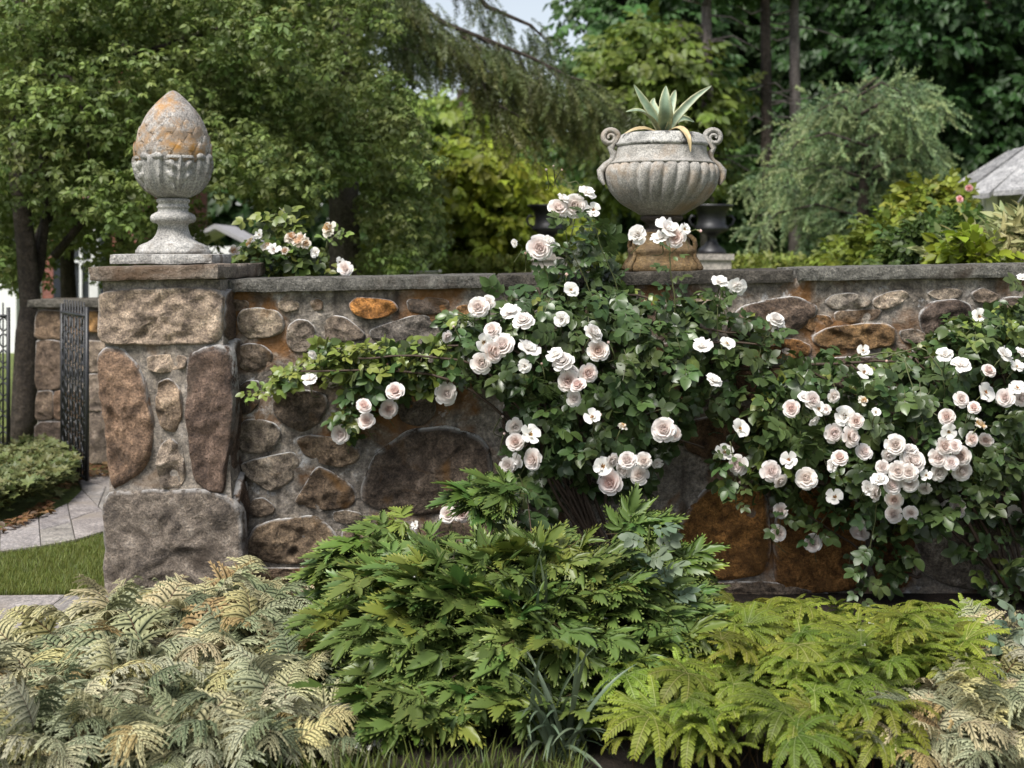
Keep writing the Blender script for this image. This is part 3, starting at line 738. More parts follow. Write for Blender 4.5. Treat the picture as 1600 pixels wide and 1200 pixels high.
for sx_ in (-1, 1):       # curled corner brackets
    for sy_ in (-1, 1):
        mb = MB(); path = [(120, 820), (150, 830), (172, 850), (178, 880), (170, 905), (176, 940), (196, 972), (206, 996), (200, 1008)]
        mb.tube([(sx_ * x * us * .88, sy_ * x * us * .82, zu(y)) for x, y in path], [.007, .010, .011, .011, .010, .009, .010, .013, .008], sides=8)
        mb.build('corner_bracket', M['pedestal'], ped, world=False)

# ------------------------------------------------------------------ agave in the urn
aga = thing('agave_plant', P(1034 + 6, 212, UY), 'blue green agave with cream toothed edges growing in the large stone urn', 'agave')
def agave_leaf(path, wd, tan=False, name='leaf', parent=None, face=(0, -1, .2), mat=None):
    path = [Vector(p) for p in path]; n = 14; V = []; C = []
    L_ = len(path) - 1
    def at(u):
        q = u * L_; i = min(int(q), L_ - 1); f = q - i
        p0, p1, p2, p3 = path[max(i-1, 0)], path[i], path[i+1], path[min(i+2, L_)]
        return .5 * ((2*p1) + (p2-p0)*f + (2*p0-5*p1+4*p2-p3)*f*f + (3*p1-p0-3*p2+p3)*f**3)
    fc = Vector(face).normalized()
    for i in range(n + 1):
        u = i / n; p = at(u); t_ = (at(min(u + .03, 1)) - at(max(u - .03, 0))).normalized()
        x = t_.cross(fc).normalized(); nn = x.cross(t_)
        wv = wd * (.62 + 1.3 * u - 1.2 * u * u) * (1 - u ** 5) * (1 - .45 * u) + .0008
        tooth = .0035 * (i % 2) * (1 - u)
        for k, (s_, dz) in enumerate(((-1, .10), (-.82, .05), (-.4, -.12), (0, -.2), (.4, -.12), (.82, .05), (1, .10))):
            V.append(p + x * (s_ * (wv + (tooth if abs(s_) == 1 else 0))) + nn * (dz * wv * 1.3))
            if tan: C.append((.46, .36, .20) if k not in (0, 6) else (.5, .42, .25))
            else: C.append((.46, .45, .26) if k in (0, 6) else ((.33, .37, .24) if k in (1, 5) else (.20, .27, .19)))
        V.append(p - nn * wv * .55); C.append((.25, .31, .22) if not tan else (.4, .3, .17))
    fs = []
    for i in range(n):
        for k in range(6): fs.append((i*8+k, i*8+k+1, (i+1)*8+k+1, (i+1)*8+k))
        fs += [(i*8+6, i*8+7, (i+1)*8+7, (i+1)*8+6), (i*8+7, i*8, (i+1)*8, (i+1)*8+7)]
    return part(name, [tuple(v) for v in V], [np.array(fs)], mat or M['agave'], parent or aga, world=True, C=np.array(C))
def upx(x, y, dy=0): return P(x / 3.3333 + 800, y / 3.3333 + 120, UY + dy)
agave_leaf([upx(775, 290), upx(735, 200, -.03), upx(680, 115, -.05), upx(634, 40, -.06)], .026)
agave_leaf([upx(790, 292), upx(800, 200, -.10), upx(798, 120, -.12), upx(802, 46, -.1)], .040)
agave_leaf([upx(800, 285, .03), upx(820, 190, .06), upx(840, 110, .09), upx(852, 68, .1)], .026)
agave_leaf([upx(805, 290), upx(860, 205, -.02), upx(950, 110, 0), upx(1040, 46, .02)], .024, face=(.35, -1, .45))
agave_leaf([upx(770, 292, -.02), upx(720, 205, -.14), upx(660, 172, -.2), upx(592, 182, -.24)], .022, face=(-.1, -.7, .8))
agave_leaf([upx(760, 290, -.03), upx(700, 268, -.08), upx(640, 272, -.1), upx(585, 296, -.1)], .016, tan=True, face=(0, -.6, .8))
agave_leaf([upx(800, 288, -.04), upx(870, 262, -.14), upx(918, 310, -.21), upx(930, 392, -.215)], .020, tan=True, face=(.2, -.8, .5))
agave_leaf([upx(805, 285, -.02), upx(822, 240, -.06), upx(832, 205, -.07)], .014)
agave_leaf([upx(790, 285, .05), upx(760, 200, .12), upx(735, 140, .18), upx(742, 110, .2)], .024)
agave_leaf([upx(790, 285, .05), upx(850, 230, .14), upx(900, 215, .2), upx(950, 235, .24)], .02)
# ------------------------------------------------------------------ leaf templates (length along +Y, upper side +Z)
def outline_leaf(t, L, W, R=None, pos=(0, 0, 0), fold=.18, droop=.15, col=(1, 1, 1), rim=None, shape='ovate', n=5):
    """a leaf of two folded halves"""
    us_ = np.linspace(0, 1, n + 1)
    if shape == 'ovate': wf = np.sin(np.pi * us_ ** .8) ** .8
    elif shape == 'round': wf = np.sin(np.pi * us_ ** .9) ** .55
    else: wf = np.sin(np.pi * us_ ** .7)
    V = []; C = []
    for u, w_ in zip(us_, wf):
        y = u * L; z = -droop * L * u * u; w2 = W * max(w_, .02)
        for s_ in (-1, 0, 1):
            V.append((s_ * w2, y, z + abs(s_) * fold * w2)); C.append(np.array(col) * (1 if s_ else .92) if rim is None or s_ == 0 else rim)
    F4 = []
    for i in range(n):
        a = i * 3; F4 += [(a, a+1, a+4, a+3), (a+1, a+2, a+5, a+4)]
    V = np.array(V)
    if R is not None: V = V @ np.array(R).T
    t.add(V + np.array(pos), F4=F4, C=np.array(C))
def rotz(a):
    c, s = math.cos(a), math.sin(a); return np.array([[c, -s, 0], [s, c, 0], [0, 0, 1]])
def rotx(a):
    c, s = math.cos(a), math.sin(a); return np.array([[1, 0, 0], [0, c, -s], [0, s, c]])
def roty(a):
    c, s = math.cos(a), math.sin(a); return np.array([[c, 0, s], [0, 1, 0], [-s, 0, c]])
def rose_leaf(col, pairs=2, L=.10, seed=0, edge=None):
    r = random.Random(seed); t = Tpl(); ll = L * .42; ww = ll * .36
    stemc = (.09, .10, .035)
    t.add([(-.0009, 0, 0), (.0009, 0, 0), (.0009, L * .7, 0), (-.0009, L * .7, 0)], F4=[(0, 1, 2, 3)], C=stemc)
    sp = [('T', .66 * L, 0, 0, 1.1)]
    for k in range(pairs):
        for sg in (-1, 1): sp.append(('S', L * (.20 + .42 * k / max(pairs - 1, 1) * .95), sg, k, .82 + .12 * k))
    for kind, y, sg, k, sc in sp:
        a = -sg * math.radians(r.uniform(52, 72)); R = rotz(a) @ rotx(r.uniform(-.35, .15)) @ roty(r.uniform(-.25, .25))
        g = r.uniform(.85, 1.18)
        outline_leaf(t, ll * sc, ww * sc, R, (0, y, 0), fold=r.uniform(.1, .4), droop=r.uniform(.05, .3), col=np.array(col) * g, shape='round' if r.random() < .5 else 'ovate', n=4)
    return t
def twist(n, amp): return rng.normal(0, amp, (n, 3))

# ------------------------------------------------------------------ rose blossoms (axis +Z, radius about 1)
def petal(t, L, W, f0, f1, ang, cup, col0, col1, r, base=.03, ruff=.04, z0=0.0, nu=4, nv=5):
    V = []; C = []; er = np.array([math.cos(ang), math.sin(ang), 0]); et = np.array([-math.sin(ang), math.cos(ang), 0]); rr, zz = base, z0
    sd = r.uniform(0, 50)
    pr = [(rr, zz)]
    for j in range(nv):
        ph = math.radians(f0 + (f1 - f0) * ((j + .5) / nv) ** 1.3); rr += math.sin(ph) * L / nv; zz += math.cos(ph) * L / nv; pr.append((rr, zz))
    for j in range(nv + 1):
        tt = j / nv; ph = math.radians(f0 + (f1 - f0) * tt); nrmv = er * math.cos(ph) - np.array([0, 0, 1]) * math.sin(ph)
        wd = W * (.28 + 1.25 * tt - .55 * tt ** 3 - (.22 * tt ** 8))
        for i in range(nu + 1):
            u = i / nu * 2 - 1
            tip = -.10 * L * (abs(u) ** 2.2) * (tt > .8)
            p = er * (pr[j][0]) + np.array([0, 0, pr[j][1]]) + et * (u * wd) - nrmv * (cup * u * u * wd)
            p = p + (er * math.sin(ph) + np.array([0, 0, 1]) * math.cos(ph)) * tip
            p = p + nrmv * ruff * tt * math.sin(3.1 * u + sd) + np.array([0, 0, 1]) * ruff * .7 * tt * math.cos(4.3 * u + sd * 2)
            V.append(p); C.append(np.array(col0) * (1 - tt) + np.array(col1) * tt)
    F4 = [(j*(nu+1)+i, j*(nu+1)+i+1, (j+1)*(nu+1)+i+1, (j+1)*(nu+1)+i) for j in range(nv) for i in range(nu)]
    t.add(V, F4=F4, C=np.array(C))
WH, PK, TAN_ = np.array((.93, .915, .89)), np.array((.92, .66, .58)), np.array((.62, .36, .13))
def sepals(t, r, s=.5):
    for k in range(5):
        a = 2 * math.pi * k / 5 + r.uniform(-.2, .2)
        petal(t, s, .08, 100, 130, a, .2, (.09, .13, .04), (.10, .15, .05), r, nu=2, nv=2, z0=-.06)
    t.add([(.09*math.cos(q), .09*math.sin(q), z) for z in (-.32, -.05) for q in np.arange(6) * math.pi / 3], F4=[(k, (k+1) % 6, 6 + (k+1) % 6, 6 + k) for k in range(6)], C=(.09, .14, .045))
def rose_double(seed, pink=.5, openness=1.0):
    r = random.Random(seed); t = Tpl()
    inner = WH * (1 - pink) + PK * pink
    spec = [(3, .50, .30, 12, -38, .5), (4, .55, .34, 18, -18, .5), (5, .62, .38, 26, 2, .45), (6, .72, .44, 34, 24, .4), (6, .80, .46, 44, 54, .35), (7, .90, .50, 56, 78, .25), (6, .98, .52, 68, 104, .15)]
    for k, (n, L_, W_, a0, a1, cup) in enumerate(spec):
        f = k / (len(spec) - 1); ph = r.uniform(0, 6)
        c1 = inner * (1 - f) ** 1.0 + WH * (1 - (1 - f) ** 1.0)
        for q in range(n):
            g = r.uniform(.94, 1.03)
            petal(t, L_ * r.uniform(.92, 1.08), W_ * r.uniform(.92, 1.1), a0 * openness + r.uniform(-5, 5), a1 * openness + r.uniform(-10, 10),
                  ph + 2 * math.pi * q / n + r.uniform(-.15, .15), cup, (inner * .93 + np.array((.02, -.02, -.05))) * g, c1 * g, r, base=.02 + .03 * k, z0=.12 - .035 * k, ruff=.045)
    sepals(t, r); return t
def stamens(t, r, n=16, brown=True):
    c = np.array((.42, .22, .07))
    for k in range(n):
        a = 2 * math.pi * k / n + r.uniform(-.2, .2); o = r.uniform(.10, .26); h = r.uniform(.16, .3)
        b_ = np.array([o * .35 * math.cos(a), o * .35 * math.sin(a), .03]); e = np.array([o * math.cos(a), o * math.sin(a), h]); s_ = np.array([-math.sin(a), math.cos(a), 0]) * .018
        t.add([b_ - s_, b_ + s_, e + s_ * 2.4, e - s_ * 2.4], F4=[(0, 1, 2, 3)], C=c * r.uniform(.6, 1.4))
def rose_flat(seed, n=6):
    r = random.Random(seed); t = Tpl()
    for q in range(n):
        g = r.uniform(.95, 1.03)
        petal(t, r.uniform(.88, 1.05), r.uniform(.42, .56), 58 + r.uniform(-12, 8), 92 + r.uniform(-26, 22), 2 * math.pi * q / n + r.uniform(-.25, .25), r.uniform(-.05, .25), WH * np.array((1, .98, .92)) * g, WH * 1.02 * g, r, base=.06, ruff=.07)
    for q in range(2):
        petal(t, .6, .3, 30, 50, r.uniform(0, 6), .3, WH, WH, r, base=.06)
    stamens(t, r); sepals(t, r, .4); return t
def rose_loose(seed):
    r = random.Random(seed); t = Tpl()
    for k, (n, L_, W_, a0, a1) in enumerate([(4, .6, .36, 20, 5), (5, .8, .48, 40, 45), (6, .98, .56, 62, 100)]):
        ph = r.uniform(0, 6)
        for q in range(n):
            petal(t, L_ * r.uniform(.85, 1.1), W_ * r.uniform(.9, 1.1), a0 + r.uniform(-12, 12), a1 + r.uniform(-20, 20), ph + 2 * math.pi * q / n + r.uniform(-.3, .3), .25, WH * (1, .95, .92), WH * (1 if k else .99), r, base=.04 * k + .02, ruff=.08)
    stamens(t, r, 10); sepals(t, r); return t
def rose_withered(seed):
    r = random.Random(seed); t = Tpl()
    for k, (n, L_, W_, a0, a1) in enumerate([(7, .6, .30, 25, -10), (8, .8, .38, 45, 30), (9, .95, .42, 68, 85)]):
        ph = r.uniform(0, 6)
        for q in range(n):
            b_ = r.random(); c = (WH * (1, .95, .86)) * b_ + TAN_ * (1 - b_) if k < 2 else WH * (1, .96, .88) * r.uniform(.85, 1)
            petal(t, L_ * r.uniform(.7, 1.15), W_ * r.uniform(.7, 1.2), a0 + r.uniform(-25, 25), a1 + r.uniform(-35, 35), ph + 2 * math.pi * q / n + r.uniform(-.4, .4), r.uniform(0, .5), c, c, r, base=.05 * k + .02, ruff=.14)
    sepals(t, r); return t
def rose_bud(seed, pink=.8):
    r = random.Random(seed); t = Tpl(); c = WH * (1 - pink) + PK * pink
    for k in range(5): petal(t, 1.3, .42, 22, -24, 2 * math.pi * k / 5, .7, c * .95, c, r, base=.12, ruff=.02)
    for k in range(5): petal(t, .9, .16, 28, -5, 2 * math.pi * k / 5 + .3, .3, (.10, .15, .05), (.14, .17, .07), r, base=.16, ruff=.02, nu=2, nv=3)
    t.add([(.17*math.cos(q), .17*math.sin(q), z) for z in (-.45, .05) for q in np.arange(6) * math.pi / 3], F4=[(k, (k+1) % 6, 6 + (k+1) % 6, 6 + k) for k in range(6)], C=(.10, .15, .05))
    return t
BL = {'d': [rose_double(i, .42) for i in (1, 2, 3, 4)], 'p': [rose_double(i, .75, .93) for i in (5, 6, 7)], 'f': [rose_flat(8, 5), rose_flat(9, 6), rose_flat(10, 5)],
      'u': [rose_double(21, .12, 1.05), rose_loose(22), rose_loose(23)], 's': [rose_loose(24), rose_double(25, .3)], 'w': [rose_withered(31), rose_withered(32), rose_withered(33)], 'b': [rose_bud(41), rose_bud(42, .5)]}
BLM = {k: [q.mesh('blossom', M['petal']) for q in v] for k, v in BL.items()}
def add_blossom(parent, x, y, r, kind, Y):
    p = P(x, y, Y); rad = r * Y / F * random.uniform(.88, 1.02)
    j = lambda a: random.gauss(0, a)
    ax = {'d': (j(.3), -1, .25 + j(.25)), 'p': (j(.35), -1, .15 + j(.3)), 'f': (j(.3), -.85, .45 + j(.25)), 'u': (j(.35), -.62, .8 + j(.15)),
          's': (j(.55), -.8, -.1 + j(.4)), 'w': (j(.5), -.7, .5 + j(.3)), 'b': (j(.5), -.3, .8 + j(.4))}[kind]
    ax = Vector(ax).normalized()
    q = ax.to_track_quat('Z', 'Y') @ Quaternion((0, 0, 1), random.uniform(0, 6.28))
    o = link('rose_bud' if kind == 'b' else 'blossom', random.choice(BLM[kind]), parent)
    o.matrix_local = Matrix.Translation(p - ax * rad * .35 - OFF[parent]) @ q.to_matrix().to_4x4() @ Matrix.Diagonal((rad, rad, rad, 1))
    return p - ax * rad * .6, ax

# ------------------------------------------------------------------ climbing roses
CB = '''747 479 16 d;762 473 11 s;797 485 18 u;817 498 16 u;768 515 15 d;757 535 16 f;785 538 18 d;772 550 18 p;752 567 16 d;700 527 9 s;710 512 5 b;827 542 19 u;820 572 12 s
867 552 16 u;878 562 16 u;893 578 14 u;920 583 15 p;888 595 16 p;902 600 12 p;847 570 5 b;877 498 14 s;930 518 15 u;935 547 16 p;952 537 6 b;698 615 16 s;898 623 12 s;925 650 15 f;937 650 6 b
973 665 9 w;830 677 18 f;805 667 13 s;805 690 14 p;783 653 6 b;830 718 17 d;808 720 12 s;793 727 13 s;787 680 6 b;795 757 11 s;1037 670 20 d;1052 677 13 p;942 728 18 f;958 721 12 s;952 753 19 p;980 718 14 d
1005 720 13 d;998 742 15 d;973 735 12 s;1028 725 11 s;1097 538 16 u;1137 535 14 f;1117 593 15 u;1158 668 18 f;1133 705 17 f;1151 727 17 d;1157 756 6 b;1127 438 15 u;1153 448 16 s;893 452 15 f;885 432 7 b;700 803 14 d;723 803 13 p
920 299 15 u;899 321 18 d;873 324 17 d;882 309 12 u;927 327 14 f;843 387 19 d;858 376 14 u;803 380 7 s;821 397 6 b;995 367 16 s;1046 354 21 u;1055 370 16 p;1031 369 15 u;1071 357 11 f;1091 360 7 b;854 267 5 b;865 261 4 b;877 266 4 b
488 555 9 s;484 590 14 u;617 610 14 p;608 639 14 p;569 633 13 p;572 657 14 p;531 678 15 d;648 820 8 f;1214 497 13 u;1216 513 12 s'''
CR = '''1349 547 12 f;1351 580 15 f;1387 566 6 b;1531 493 15 f;1477 552 15 u;1503 567 15 u;1572 552 15 u;1590 571 13 f;1546 578 11 p;1542 612 19 f;1570 621 15 d;1590 604 16 f;1597 622 14 d;1503 623 12 d;1522 636 11 p;1533 662 13 w;1479 651 13 p;1483 675 15 f
1236 638 14 p;1258 619 14 u;1271 625 13 d;1281 638 14 f;1273 658 11 s;1304 619 11 s;1349 625 9 w;1369 643 9 f;1319 649 16 s;1338 658 12 p;1304 677 15 d;1332 682 17 d;1312 714 14 p;1299 727 11 s;1351 705 14 d;1399 695 15 d;1421 701 12 u;1390 712 12 s;1429 719 20 d;1403 736 15 d
1421 755 14 d;1447 742 11 f;1466 716 14 d;1477 697 13 p;1492 697 11 d;1501 712 15 p;1505 736 17 d;1470 738 15 s;1206 736 17 d;1232 718 17 f;1221 753 12 s;1260 747 16 d;1304 775 15 f;1219 799 12 d;1218 833 12 d;1269 848 14 d;1375 747 15 u;1395 757 15 d;1358 762 13 s;1397 781 13 p
1395 803 14 d;1423 801 12 d;1499 792 14 s;1343 835 14 s;1585 803 13 s;1520 686 12 p;1540 688 12 p;1380 730 12 d;1445 765 10 s;1370 770 12 s;1598 550 12 u;1420 738 14 d;1486 722 12 d;1290 640 8 d'''
BPX = np.array([[float(q) for q in it.split()[:3]] for it in (CB + ';' + CR).replace('\n', ';').split(';')])
GREEN = [rose_leaf((.053, .088, .026), 2, seed=i) for i in range(3)] + [rose_leaf((.062, .097, .029), 3, L=.12, seed=i + 5) for i in range(2)]
YOUNG = [rose_leaf((.15, .19, .04), 2, seed=i + 20) for i in range(3)]
GLAUC = [rose_leaf((.14, .19, .12), 3, L=.12, seed=i + 30) for i in range(3)]
def tmesh(ts, nm, mat): return [t_.mesh(nm, mat) for t_ in ts]
GREEN_M, YOUNG_M, GLAUC_M = tmesh(GREEN, 'leaf', M['leaf_obj']), tmesh(YOUNG, 'leaf', M['leaf_obj']), tmesh(GLAUC, 'leaf', M['leaf_obj'])

def rose_foliage(parent, regions, n_obj, Yfun, tp, tm, sc=(.8, 1.25)):
    """regions: (polygon px, count, bulge m, young share); the frontmost leaves are parts, the rest one mass"""
    PX, YY, YG = [], [], []
    for poly, cnt, bul, yg in regions:
        p = sample_poly(poly, cnt); d = edge_dist(p, poly); th = bul * np.minimum(1, np.sqrt(d / 60.0)) + .06
        u = rng.random(cnt) ** .55
        PX.append(p); YY.append(Yfun(p) - th * u); YG.append(rng.random(cnt) < yg * np.clip(1.3 - d / 60.0, 0, 1) * 1.4)
    PX, YY, YG = np.concatenate(PX), np.concatenate(YY), np.concatenate(YG)
    near = (np.linalg.norm(PX[:, None, :] - BPX[None, :, :2], axis=2) < BPX[None, :, 2] * .95 + 9).any(axis=1)      # leaves part round the flowers
    YY[near] = np.maximum(YY[near] + .16, RY - .30 + rng.uniform(0, .22, int(near.sum()))) if tp is GREEN and YY.mean() < RY else YY[near]
    pos = Pn(PX, YY); n = len(pos)
    D = twist(n, .75) + np.array([0, -.45, -.25]); N = twist(n, .38) + np.array([0, -.62, .75])
    R = frames(D, N); S = rng.uniform(*sc, n)
    pos = pos - nrm(D) * .04
    order = np.argsort(YY); front = order[rng.permutation(min(n, n_obj * 2))[:n_obj]] if n > n_obj else order
    rest = np.setdiff1d(np.arange(n), front)
    for i in front:
        place('leaf', random.choice(YOUNG_M if YG[i] else tm), parent, pos[i], R[i], S[i])
    for sel, tt in ((rest[~YG[rest]], tp), (rest[YG[rest]], YOUNG)):
        if len(sel) < 1: continue
        V, Fs, C = scatter(tt, pos[sel], R[sel], S[sel], gains(len(sel), .3, .08))
        o = part('foliage', V, Fs, M['leaf_gloss'], parent, C=C); o['kind'] = 'stuff'
def canes(parent, paths, r0, mat, name='cane', jit=.02, sides=6):
    for pts in paths:
        pts = [Vector(p) for p in pts]; out = []
        for i in range(len(pts) - 1):
            p0, p1, p2, p3 = pts[max(i-1, 0)], pts[i], pts[i+1], pts[min(i+2, len(pts)-1)]
            for k in range(6):
                f = k / 6; out.append(.5 * ((2*p1) + (p2-p0)*f + (2*p0-5*p1+4*p2-p3)*f*f + (3*p1-p0-3*p2+p3)*f**3) + Vector(rng.normal(0, jit * .15, 3)))
        out.append(pts[-1]); n = len(out)
        mb = MB(); mb.tube(out, [r0 * (1 - .6 * i / n) for i in range(n)], sides=sides); mb.build(name, mat, parent)
def sprig(parent, px_path, Y0, Y1, n_leaf, tm, r=.003, mat=None, sc=(.7, 1.0), upward=False):
    """a leafy shoot along a pixel path"""
    m = len(px_path); pts = [P(x, y, Y0 + (Y1 - Y0) * i / (m - 1)) for i, (x, y) in enumerate(px_path)]
    canes(parent, [pts], r, mat or M['cane'], 'shoot', jit=.01)
    for k in range(n_leaf):
        u = (k + .6) / n_leaf * (m - 1); i = min(int(u), m - 2); p = pts[i].lerp(pts[i+1], u - i)
        sg = 1 if k % 2 else -1; t_ = (pts[i+1] - pts[i]).normalized()
        D = np.array([sg * random.uniform(.5, 1), random.uniform(-.8, .1), random.uniform(-.35, .35)]) + np.array(t_) * .4
        N = np.array([random.gauss(0, .3), -.55, .8]) + rng.normal(0, .2, 3)
        place('leaf', random.choice(tm), parent, p, frames(D[None], N[None])[0], random.uniform(*sc))

RY = 6.24
rc = thing('climbing_rose', (.35, 6.2, 0), 'climbing rose with white blossoms below the stone urn, one arm reaching towards the pillar', 'rose bush', 'roses trained along the garden wall')
flat_Y = lambda p: np.full(len(p), RY)
regA = [(690,500),(760,470),(850,440),(960,450),(1060,470),(1110,540),(1090,640),(1060,700),(1000,770),(900,770),(830,740),(780,690),(800,630),(740,600),(690,590)]
regB = [(385,625),(440,585),(500,538),(600,542),(700,530),(710,590),(640,622),(590,645),(545,690),(515,665),(560,612),(490,592),(410,615)]
regC = [(835,440),(870,398),(905,345),(940,345),(960,420),(990,470),(900,480)]
regD = [(1060,470),(1120,450),(1200,500),(1260,560),(1235,660),(1185,760),(1135,790),(1115,690),(1060,650)]
regE = [(770,740),(840,740),(880,800),(850,850),(790,830)]
rose_foliage(rc, [(regA, 780, .42, .05), (regB, 330, .18, .55), (regC, 60, .12, .1), (regD, 170, .2, .15), (regE, 60, .3, .1)], 190, flat_Y, GREEN, GREEN_M)
def Yc(x, y):           # front of the foliage, where the flowers sit
    c = np.array([[x, y]], float); d = 0
    for poly, bul in ((regA, .42), (regB, .18), (regC, .12), (regD, .22), (regE, .3), (RF, .42) if 'RF' in globals() else (regE, .3)):
        if in_poly(c, poly)[0]: d = max(d, bul * min(1, math.sqrt(edge_dist(c, poly)[0] / 60.0)))
    return RY - .17 - d
RF = [(1180,600),(1260,560),(1350,555),(1440,545),(1500,500),(1620,470),(1660,800),(1540,795),(1480,785),(1440,830),(1380,820),(1300,800),(1250,800),(1190,760),(1170,680)]
def blossoms(parent, txt, yf):
    out = []
    for it in txt.replace('\n', ';').split(';'):
        x, y, r, k = it.split(); x, y, r = float(x), float(y), float(r)
        out.append(add_blossom(parent, x, y, r, k, yf(x, y) + random.uniform(-.03, .03)) + (x, y))
    return out
ends = blossoms(rc, CB, Yc)
paths = []
root = Vector((.5, 6.1, 0.01))
for tgt in ((700, 540), (470, 580), (560, 560), (830, 460), (930, 470), (1040, 470), (1150, 520), (1220, 540), (900, 620), (990, 690), (820, 700), (1100, 700)):
    e = P(*tgt, 6.05); m_ = Vector((.25 + (e.x - .25) * .12 + random.uniform(-.08, .08), 6.08, .55)); m2 = Vector((m_.x * .6 + e.x * .4, 6.05, max(e.z, .8) - .04)); paths.append([root + Vector(rng.normal(0, .04, 3) * (1, 1, 0)), m_, m2, e])
canes(rc, paths, .009, M['twig'])
canes(rc, [[p, p - ax * .04 + Vector((0, .03, -.03)), P(x + (800 - x) * .05, y + 30, RY - .12)] for p, ax, x, y in ends], .0028, M['cane'], 'flower_stalk', sides=4, jit=.002)
sprig(rc, [(960, 560), (915, 440), (885, 370), (895, 335)], 6.1, 6.05, 12, GREEN_M)
sprig(rc, [(1000, 560), (965, 450), (940, 390), (925, 335)], 6.05, 6.02, 9, GREEN_M)
sprig(rc, [(1055, 560), (1055, 470), (1048, 430), (1046, 380)], 6.0, 6.0, 9, GREEN_M, r=.0045)
sprig(rc, [(880, 520), (860, 450), (845, 400)], 6.1, 6.1, 7, GREEN_M)
sprig(rc, [(870, 470), (860, 430), (855, 290), (866, 268)][0:1] + [(905, 300), (885, 285), (868, 268)], 6.08, 6.08, 0, GREEN_M)
sprig(rc, [(1130, 560), (1120, 500), (1130, 450)], 6.05, 6.05, 8, GREEN_M)
sprig(rc, [(1180, 600), (1190, 540), (1210, 505)], 6.05, 6.05, 7, GREEN_M)
sprig(rc, [(650, 550), (560, 545), (490, 560), (440, 590), (382, 622)], 6.12, 6.08, 22, YOUNG_M)
sprig(rc, [(690, 590), (610, 580), (560, 620), (530, 665)], 6.1, 6.08, 16, GREEN_M)
sprig(rc, [(830, 500), (790, 470), (785, 450)], 6.1, 6.1, 4, GREEN_M, sc=(1, 1.2))
sprig(rc, [(1140, 690), (1150, 740), (1150, 790)], 5.95, 5.95, 8, GREEN_M)
sprig(rc, [(810, 740), (820, 780), (800, 830)], 5.9, 5.9, 8, GREEN_M, sc=(.9, 1.2))

rr_ = thing('climbing_rose', (2.1, 6.2, 0), 'climbing rose thick with clustered blush blossoms beyond the urn, arching over a dark shaded wall', 'rose bush', 'roses trained along the garden wall')
regG = [(1320,800),(1440,800),(1420,880),(1385,940),(1330,900)]
regH = [(1480,790),(1640,800),(1640,960),(1560,960),(1510,880)]
rose_foliage(rr_, [(RF, 980, .42, .10), (regG, 34, .2, 0), (regH, 60, .3, .05), ([(1440,545),(1500,480),(1640,470),(1640,560)], 130, .15, .3)], 255, flat_Y, GREEN, GREEN_M)
ends2 = blossoms(rr_, CR, Yc)
paths = []; root = Vector((2.2, 6.12, 0.01))
for tgt in ((1230, 560), (1330, 570), (1430, 560), (1560, 560), (1600, 650), (1250, 700), (1400, 720), (1500, 700), (1290, 640), (1380, 600)):
    e = P(*tgt, 6.02); m_ = root.lerp(e, .5) + Vector((random.uniform(-.1, .1), .02, .2)); paths.append([root + Vector(rng.normal(0, .05, 3) * (1, 1, 0)), m_, e])
paths.append([P(1150, 575, 6.12), P(1300, 568, 6.1), P(1430, 562, 6.1), P(1560, 545, 6.12)])
paths.append([P(1440, 900, 6.2), P(1380, 890, 6.2), P(1330, 850, 6.15), P(1240, 790, 6.1)])
canes(rr_, paths, .009, M['twig'])
canes(rr_, [[P(1330, 560, 6.0), P(1400, 553, 5.92), P(1425, 600, 5.82), P(1435, 690, 5.8)], [P(1380, 560, 6), P(1440, 545, 5.95), P(1470, 580, 5.9), P(1478, 640, 5.88)]], .0035, M['cane'])
canes(rr_, [[p, p - ax * .04 + Vector((0, .03, -.03)), P(x + (1400 - x) * .05, y + 30, RY - .12)] for p, ax, x, y in ends2], .0028, M['cane'], 'flower_stalk', sides=4, jit=.002)
sprig(rr_, [(1370, 740), (1368, 800), (1355, 880), (1345, 940)], 5.85, 5.85, 12, GREEN_M)
sprig(rr_, [(1560, 760), (1530, 780), (1480, 800), (1440, 815)], 5.8, 5.8, 12, GREEN_M, sc=(1, 1.3))
sprig(rr_, [(1500, 640), (1500, 540), (1535, 500)], 6.0, 5.98, 8, GREEN_M)
sprig(rr_, [(1620, 620), (1610, 520), (1600, 440)], 6.0, 6.0, 9, GREEN_M)
add_blossom(rr_, 1597, 432, 9, 'u', 6.0)
sprig(rr_, [(1245, 760), (1225, 790), (1217, 828)], 6.1, 6.05, 5, GREEN_M)
sprig(rr_, [(1310, 780), (1285, 815), (1270, 842)], 6.1, 6.05, 5, GREEN_M)

# faded rose behind the wall, beside the pillar
rl = thing('faded_rose_bush', P(450, 0, 6.95).xy[:] + (0,), 'rose bush with browning cream blossoms standing above the coping beside the pillar', 'rose bush')
rl_Y = lambda p: np.full(len(p), 7.0)
rose_foliage(rl, [([(360,440),(372,395),(400,375),(430,380),(480,385),(515,405),(540,440)], 120, .15, .45), ([(415,340),(440,325),(470,345),(460,380),(420,375)], 16, .1, .6)], 300, rl_Y, GREEN, GREEN_M, sc=(.9, 1.3))
blossoms(rl, '366 391 11 w;390 377 11 w;404 366 10 f;416 384 10 w;428 388 12 f;455 370 13 w;468 374 16 w;478 380 11 w;512 357 15 w;491 394 9 s;532 409 9 f;539 419 11 d;445 392 8 w', lambda x, y: 6.78)
base = Vector(rl.location)
canes(rl, [[base + Vector((random.uniform(-.1, .1), 0, .01)), base.lerp(P(x, y, 6.95), .6) + Vector((0, .04, .1)), P(x, y, 6.93)] for x, y in ((370, 400), (400, 385), (430, 395), (465, 388), (512, 372), (435, 345), (535, 425))], .006, M['cane'])
sprig(rl, [(450, 400), (445, 360), (435, 335), (395, 345)], 6.95, 6.93, 9, YOUNG_M, sc=(.9, 1.2))
